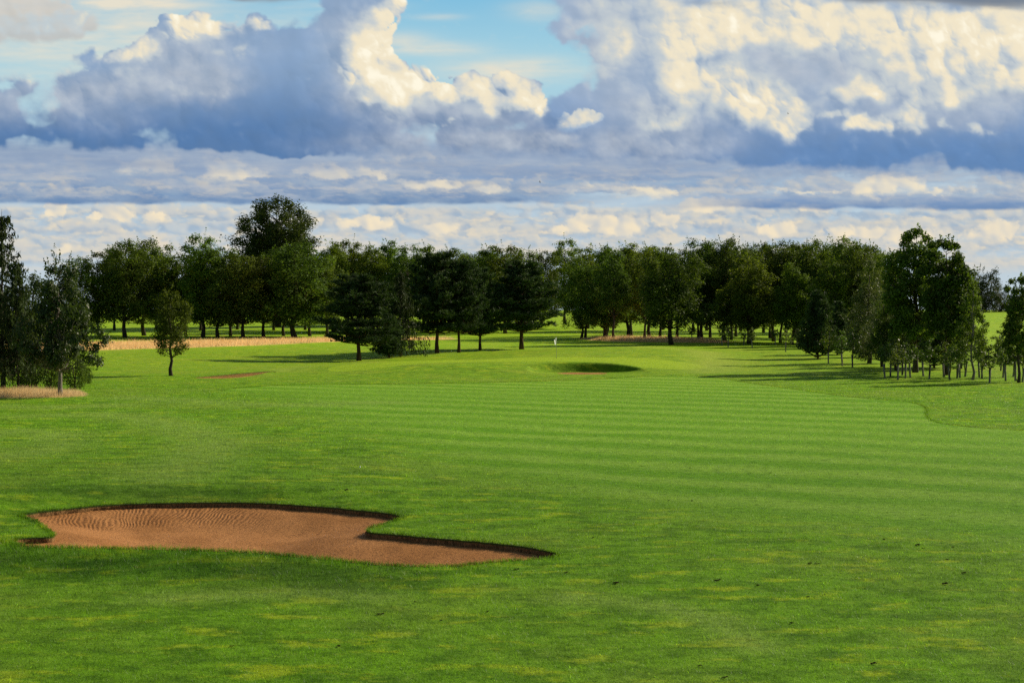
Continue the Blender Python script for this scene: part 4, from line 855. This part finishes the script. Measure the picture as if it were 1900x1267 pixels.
V = np.stack([-.012 - .20 * uu * (1 - .45 * vv_) + .02 * np.sin(vv_ * 5), .05 * np.sin(uu * 7 + vv_ * 3) * uu, 1.90 - vv_ * .55 - uu * .26 * (1 + .3 * np.sin(vv_ * 4))], -1).reshape(-1, 3)
i, k = np.meshgrid(np.arange(nv - 1), np.arange(nu - 1), indexing='ij'); i = i.ravel(); k = k.ravel()
obj('flag', mesh_from('flag_cloth', V, [np.stack([i * nu + k, i * nu + k + 1, (i + 1) * nu + k + 1, (i + 1) * nu + k], 1)], M_FLAG, True), fl)
import bmesh
def bm_obj(name, bm, mat, smooth=True):
    me = bpy.data.meshes.new(name); bm.to_mesh(me); bm.free(); me.materials.append(mat)
    if smooth: me.polygons.foreach_set('use_smooth', np.ones(len(me.polygons), bool))
    return obj(name, me)
bm = bmesh.new(); bmesh.ops.create_icosphere(bm, subdivisions=4, radius=.0235)
gold = [Vector((math.cos(i * 2.39996) * math.sqrt(1 - z * z), math.sin(i * 2.39996) * math.sqrt(1 - z * z), z)) for i in range(150) for z in [1 - 2 * (i + .5) / 150]]
for v in bm.verts:
    d = max(v.co.normalized().dot(g) for g in gold); v.co *= 1 - .05 * max(0, (d - .9945) / .0055)
o = bm_obj('golf_ball', bm, M_BALL); bx_, by_ = at(668, 879); o.location = (bx_, by_, zg(bx_, by_) + .035); tag(o, 'white golf ball lying on the mown grass above the promontory', 'golf ball')
clods = []
for s in range(4):
    bm = bmesh.new()
    for q in range(4 + s):
        m = Matrix.Translation((rng.normal(0, .045), rng.normal(0, .03), .012 + .006 * q)) @ Matrix.Diagonal((rng.uniform(.6, 1.5), rng.uniform(.5, 1.2), rng.uniform(.4, .8), 1))
        bmesh.ops.create_icosphere(bm, subdivisions=2, radius=.035, matrix=m)
    for v in bm.verts: v.co += Vector(rng.normal(0, .0055, 3))
    me = bpy.data.meshes.new('turf_clod'); bm.to_mesh(me); bm.free(); me.materials.append(M_CLOD); clods.append(me)
spots = [(1331, 1078, 1.5), (1406, 1087, 1), (1145, 1083, 1.5), (1705, 1012, 1.2), (1713, 1018, .8), (1768, 1016, .9), (1758, 1039, .8), (1505, 1046, 1), (1516, 1047, 1), (1640, 1002, .9), (1790, 1064, 1.1), (1756, 1084, 1.2), (1698, 1080, .6), (1468, 1157, .9), (1052, 1063, .9), (1102, 998, .7), (705, 1141, 1.4), (1284, 930, .9), (1242, 929, .7), (645, 921, 1.3), (618, 921, 1.0), (628, 1200, 1.0), (1281, 869, .7), (1431, 878, .7), (1591, 880, .8), (1225, 799, .7), (1340, 907, .6), (1645, 777, .8), (958, 1058, 1.2), (770, 1118, .7), (905, 1136, .7), (1623, 1232, 1.0), (1345, 1258, 1.0), (1010, 968, .7), (1500, 1108, .7), (1300, 1236, .7), (430, 1200, .8), (1440, 1120, .6), (1530, 1104, .6), (820, 1152, .6)]
for i, (u, v, s) in enumerate(spots):
    x, y = at(u, v); o = obj('turf_clod', clods[i % 4]); o.location = (x, y, zg(x, y) + .012); o.rotation_euler = (0, 0, rng.uniform(-.5, .5)); s *= .36; o.scale = (s * 1.25, s, s)
    tag(o, 'small dark clod of soil lying loose on the mown grass', 'soil clod', 'soil clods scattered on the grass')
def bird(u, v, Y, l, roll):
    bm = bmesh.new(); bmesh.ops.create_icosphere(bm, subdivisions=2, radius=.05, matrix=Matrix.Diagonal((.75, 2.2, .75, 1)))
    hd = bmesh.ops.create_icosphere(bm, subdivisions=2, radius=.033, matrix=Matrix.Translation((0, .12, .015)))
    def fan(P):
        vs = [bm.verts.new(p) for p in P]; bm.faces.new(vs)
    for s in (-1, 1):
        fan([(s * .02, .05, .02), (s * .12, .07, .085), (s * .13, -.02, .08), (s * .02, -.05, .02)]); fan([(s * .12, .07, .085), (s * .25, .0, .10), (s * .27, -.05, .10), (s * .13, -.02, .08)])
    fan([(-.02, -.09, .0), (.02, -.09, .0), (.045, -.19, .0), (0, -.175, .0), (-.045, -.19, .0)]); fan([(-.008, .15, .015), (.008, .15, .015), (0, .18, .008)])
    o = bm_obj('bird', bm, M_BIRD, False); o.scale = (.5, .5, .5); o.location = at_depth(u, v, Y); o.rotation_euler = (.1, roll, 1.1); tag(o, l, 'bird')
bird(1001.5, 338, 120, 'small dark bird flying against the low cloud bands above the gap', 1.1); bird(1462, 211, 140, 'tiny dark bird in front of the bright cream cloud', .9)

# ---------------------------------------------------------------- long tan grass and mown blades
def blades(P, h, w, lean=.35, curve=True, bias=(0, 0)):
    n = len(P); a = rng.rand(n) * 6.283; s = np.stack([np.cos(a), np.sin(a), np.zeros(n)], 1)
    L = np.stack([rng.normal(bias[0], lean, n), rng.normal(bias[1], lean, n), np.ones(n)], 1) * h[:, None]
    ww = (w * np.ones(n))[:, None]
    V = np.stack([P - s * ww * .5, P + s * ww * .5, P + L], 1).reshape(-1, 3); i = np.arange(n) * 3
    return V, np.stack([i, i + 1, i + 2], 1)
mt, nt, out = new_mat('dry_grass'); n_ = N(nt); v_ = n_.attr('v'); p_ = n_.pos()
c_ = n_.mix(v_, (.50, .36, .17), (.88, .70, .40)); c_ = n_.mix(n_.ramp(n_.noise(p_, .35, 3, .6), .45, .7, 0, .45), c_, (.60, .42, .12))
d_ = n_.node('ShaderNodeBsdfDiffuse'); n_.put(d_.inputs[0], c_); t_ = n_.node('ShaderNodeBsdfTranslucent'); n_.put(t_.inputs[0], c_); x_ = n_.node('ShaderNodeMixShader'); x_.inputs[0].default_value = .5
nt.links.new(d_.outputs[0], x_.inputs[1]); nt.links.new(t_.outputs[0], x_.inputs[2]); nt.links.new(x_.outputs[0], out.inputs[0]); M_DRY = mt
for P_, cnt, h0, w0, l in ((TAN_A, 34000, .50, .05, 'long strip of tan seeding grass in front of the tree row'), (TAN_B, 16000, .36, .014, 'fringe of tan grass under the whitebeam group'), (TAN_C, 22000, .62, .05, 'patch of tan rough grass at the edge of the wood')):
    A_ = np.array([(p[0], p[1]) for p in P_]); lo, hi = A_.min(0), A_.max(0); q = lo + rng.rand(cnt * 3, 2) * (hi - lo); m = inside(q[:, 0], q[:, 1], A_)
    q = q[m][:cnt]; d = seg_dist(q[:, 0], q[:, 1], A_, True); hh = h0 * rng.uniform(.4, 1.25, len(q)) * sstep(-.1, 2.6 if h0 > .5 else .6, d) * (1 + .9 * fbm(q[:, 0] * .45, q[:, 1] * .45, 5, 4))
    z = height(q[:, 0], q[:, 1]); V, Tt = blades(np.stack([q[:, 0], q[:, 1], z], 1), hh, w0, .25)
    vv = np.repeat(rng.rand(len(q)), 3); vv[2::3] = np.clip(vv[2::3] + .3, 0, 1)
    o = obj('tall_grass', mesh_from('tall_grass', V, [Tt], M_DRY, False, dict(v=vv))); tag(o, l, 'grass', kind='stuff')
NB = 620000
r_ = rng.rand(NB); y0, y1 = 14.5, 125.0
yy = y0 * (y1 / y0) ** (r_ ** .93)
xx = (rng.rand(NB) * 2 - 1) * (yy * .385 + .8)
ok = ~inside(xx, yy, FBW[:, :2]); xx, yy = xx[ok], yy[ok]
dn = seg_dist(xx, yy, NEAR[:, :2]); bank = np.exp(-(dn / 1.7) ** 2) * sstep(8, 1, xx + 6) ; df = seg_dist(xx, yy, FBW[:, :2], True)
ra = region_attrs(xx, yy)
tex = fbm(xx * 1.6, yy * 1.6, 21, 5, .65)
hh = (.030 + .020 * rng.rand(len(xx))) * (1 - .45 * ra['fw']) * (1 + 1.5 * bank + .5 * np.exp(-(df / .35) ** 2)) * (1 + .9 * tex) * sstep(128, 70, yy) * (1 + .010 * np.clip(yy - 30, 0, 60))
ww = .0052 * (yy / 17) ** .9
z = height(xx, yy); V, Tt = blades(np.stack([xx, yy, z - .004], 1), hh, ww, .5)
vb_ = np.repeat(np.clip(rng.rand(len(xx)) * .9 + .45 * tex, 0, 1) + 2.2 * (rng.rand(len(xx)) < .006), 3); vb_[2::3] = vb_[2::3] + .2  # a few blades made far brighter: dew glints painted into the colour
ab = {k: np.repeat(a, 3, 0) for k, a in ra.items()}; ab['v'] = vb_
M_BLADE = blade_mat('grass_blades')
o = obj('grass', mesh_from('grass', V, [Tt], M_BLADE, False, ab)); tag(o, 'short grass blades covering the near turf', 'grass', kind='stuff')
# ragged fringe overhanging the edge of the front bunker
k = rng.randint(len(FBW), size=14000); t = rng.rand(14000)[:, None]; q = FBW[k] * (1 - t) + FBW[(k + 1) % len(FBW)] * t; q[:, :2] += rng.normal(0, .03, (14000, 2)); q[:, 2] = height(q[:, 0], q[:, 1]) + .005
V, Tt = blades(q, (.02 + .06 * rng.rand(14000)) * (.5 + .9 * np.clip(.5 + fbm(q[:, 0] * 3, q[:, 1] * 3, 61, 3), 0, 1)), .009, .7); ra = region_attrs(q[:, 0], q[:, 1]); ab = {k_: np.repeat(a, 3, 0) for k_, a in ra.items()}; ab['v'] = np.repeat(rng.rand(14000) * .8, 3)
o = obj('grass', mesh_from('grass_fringe', V, [Tt], M_BLADE, False, ab)); tag(o, 'ragged grass fringe along the edge of the front bunker', 'grass', kind='stuff')
E_ = np.array([at(*p) for p in [(1205, 698.5), (1290, 699), (1340, 703), (1400, 712), (1480, 724), (1560, 736), (1640, 744), (1692, 749), (1716, 760), (1716, 774), (1735, 785), (1790, 793), (1860, 798), (1960, 804), (2150, 815)]])
E_ = catmull(E_, 12, False); Ls = [E_ + np.array([.12, .12]), catmull([at(*p) for p in [(430, 721), (520, 714.5), (640, 713), (800, 711.5), (950, 708), (1090, 703.5), (1200, 698.5)]], 14, False)]
qs = []
for L_, cnt, h0 in ((Ls[0], 6000, .032), (Ls[1], 7000, .04)):
    sl = np.hypot(*(L_[1:] - L_[:-1]).T); cs = np.concatenate([[0], np.cumsum(sl)]); s_ = rng.rand(cnt) * cs[-1]
    q = np.stack([np.interp(s_, cs, L_[:, 0]), np.interp(s_, cs, L_[:, 1])], 1) + rng.normal(0, .07, (cnt, 2)); qs.append((q, h0))
q = np.concatenate([a for a, _ in qs]); hh = np.concatenate([np.full(len(a), h) for a, h in qs]) * rng.uniform(.6, 1.2, len(q))
V, Tt = blades(np.stack([q[:, 0], q[:, 1], height(q[:, 0], q[:, 1])], 1), hh, .02, .4); ra = region_attrs(q[:, 0], q[:, 1]); ra['fw'] *= 0; ab = {k_: np.repeat(a, 3, 0) for k_, a in ra.items()}; ab['v'] = np.repeat(rng.rand(len(q)) * .5, 3)
o = obj('grass', mesh_from('grass_edge', V, [Tt], M_BLADE, False, ab)); tag(o, 'longer grass line along the mown edge of the fairway', 'grass', kind='stuff')
print('grass', round(time.time() - T0, 1))

# ---------------------------------------------------------------- sky, light, camera
SX, SY = np.meshgrid(np.arange(-560, 2461, 2.0), np.arange(-170, 606, 1.94))
SC = sky_colours(SX, SY)
a_, b_ = (SX - 950) / F_PX, (633.5 - SY) / F_PX
D = np.stack([a_, math.cos(PITCH) + b_ * math.sin(PITCH), -math.sin(PITCH) + b_ * math.cos(PITCH)], -1); D /= np.linalg.norm(D, axis=-1)[..., None]
V = (D * 4000 + np.array([0, 0, CAM_Z])).reshape(-1, 3)
h_, w_ = SX.shape; i, k = np.meshgrid(np.arange(h_ - 1), np.arange(w_ - 1), indexing='ij'); i = i.ravel(); k = k.ravel()
Q = np.stack([i * w_ + k, i * w_ + k + 1, (i + 1) * w_ + k + 1, (i + 1) * w_ + k], 1)
al = sstep(-168, -100, SY) * sstep(-555, -330, SX) * sstep(2455, 2230, SX)
M_SKY, nt, out = new_mat('cloudy_sky'); n_ = N(nt)
e_ = n_.node('ShaderNodeEmission'); nt.links.new(n_.attr('cloud', 'Color'), e_.inputs[0]); t_ = n_.node('ShaderNodeBsdfTransparent'); x_ = n_.node('ShaderNodeMixShader')
nt.links.new(n_.attr('edge'), x_.inputs[0]); nt.links.new(t_.outputs[0], x_.inputs[1]); nt.links.new(e_.outputs[0], x_.inputs[2]); nt.links.new(x_.outputs[0], out.inputs[0])
M_SKY.cycles.emission_sampling = 'NONE'
o = obj('sky', mesh_from('sky', V, [Q], M_SKY, True, dict(cloud=SC.reshape(-1, 3), edge=al.ravel()))); o['kind'] = 'structure'; o['label'] = 'cloudy afternoon sky with heaped cream and slate-blue clouds'
print('sky', round(time.time() - T0, 1))
SUN_AZ, SUN_EL = math.radians(62), math.radians(29)
w = bpy.data.worlds.new('World'); scene.world = w; w.use_nodes = True
nt = w.node_tree; bg = nt.nodes['Background']; st = nt.nodes.new('ShaderNodeTexSky'); st.sky_type = 'NISHITA'; st.sun_disc = False; st.sun_elevation = SUN_EL; st.sun_rotation = SUN_AZ; st.dust_density = 1.5
nt.links.new(st.outputs[0], bg.inputs[0]); bg.inputs[1].default_value = .07
sun = bpy.data.lights.new('sun', 'SUN'); sun.energy = 5.0; sun.angle = math.radians(.5); sun.color = (1, .88, .68)
so = bpy.data.objects.new('sun', sun); col.objects.link(so); so.location = (60, 40, 60)
so.rotation_euler = (-Vector((math.sin(SUN_AZ) * math.cos(SUN_EL), math.cos(SUN_AZ) * math.cos(SUN_EL), math.sin(SUN_EL)))).to_track_quat('-Z', 'Y').to_euler()
cam = bpy.data.cameras.new('camera'); cam.sensor_width = 36; cam.lens = 36 * F_PX / 1900; cam.clip_start = .1; cam.clip_end = 20000
co = bpy.data.objects.new('camera', cam); col.objects.link(co); co.location = (0, 0, CAM_Z); co.rotation_euler = (math.pi / 2 - PITCH, 0, 0); scene.camera = co
scene.view_settings.view_transform = 'Standard'; scene.view_settings.look = 'None'; scene.view_settings.exposure = 0; scene.view_settings.gamma = 1
scene.cycles.use_denoising = False; scene.cycles.max_bounces = 6; scene.cycles.diffuse_bounces = 3; scene.cycles.transmission_bounces = 4; scene.cycles.transparent_max_bounces = 8; scene.cycles.caustics_reflective = False; scene.cycles.caustics_refractive = False
print('done', round(time.time() - T0, 1))
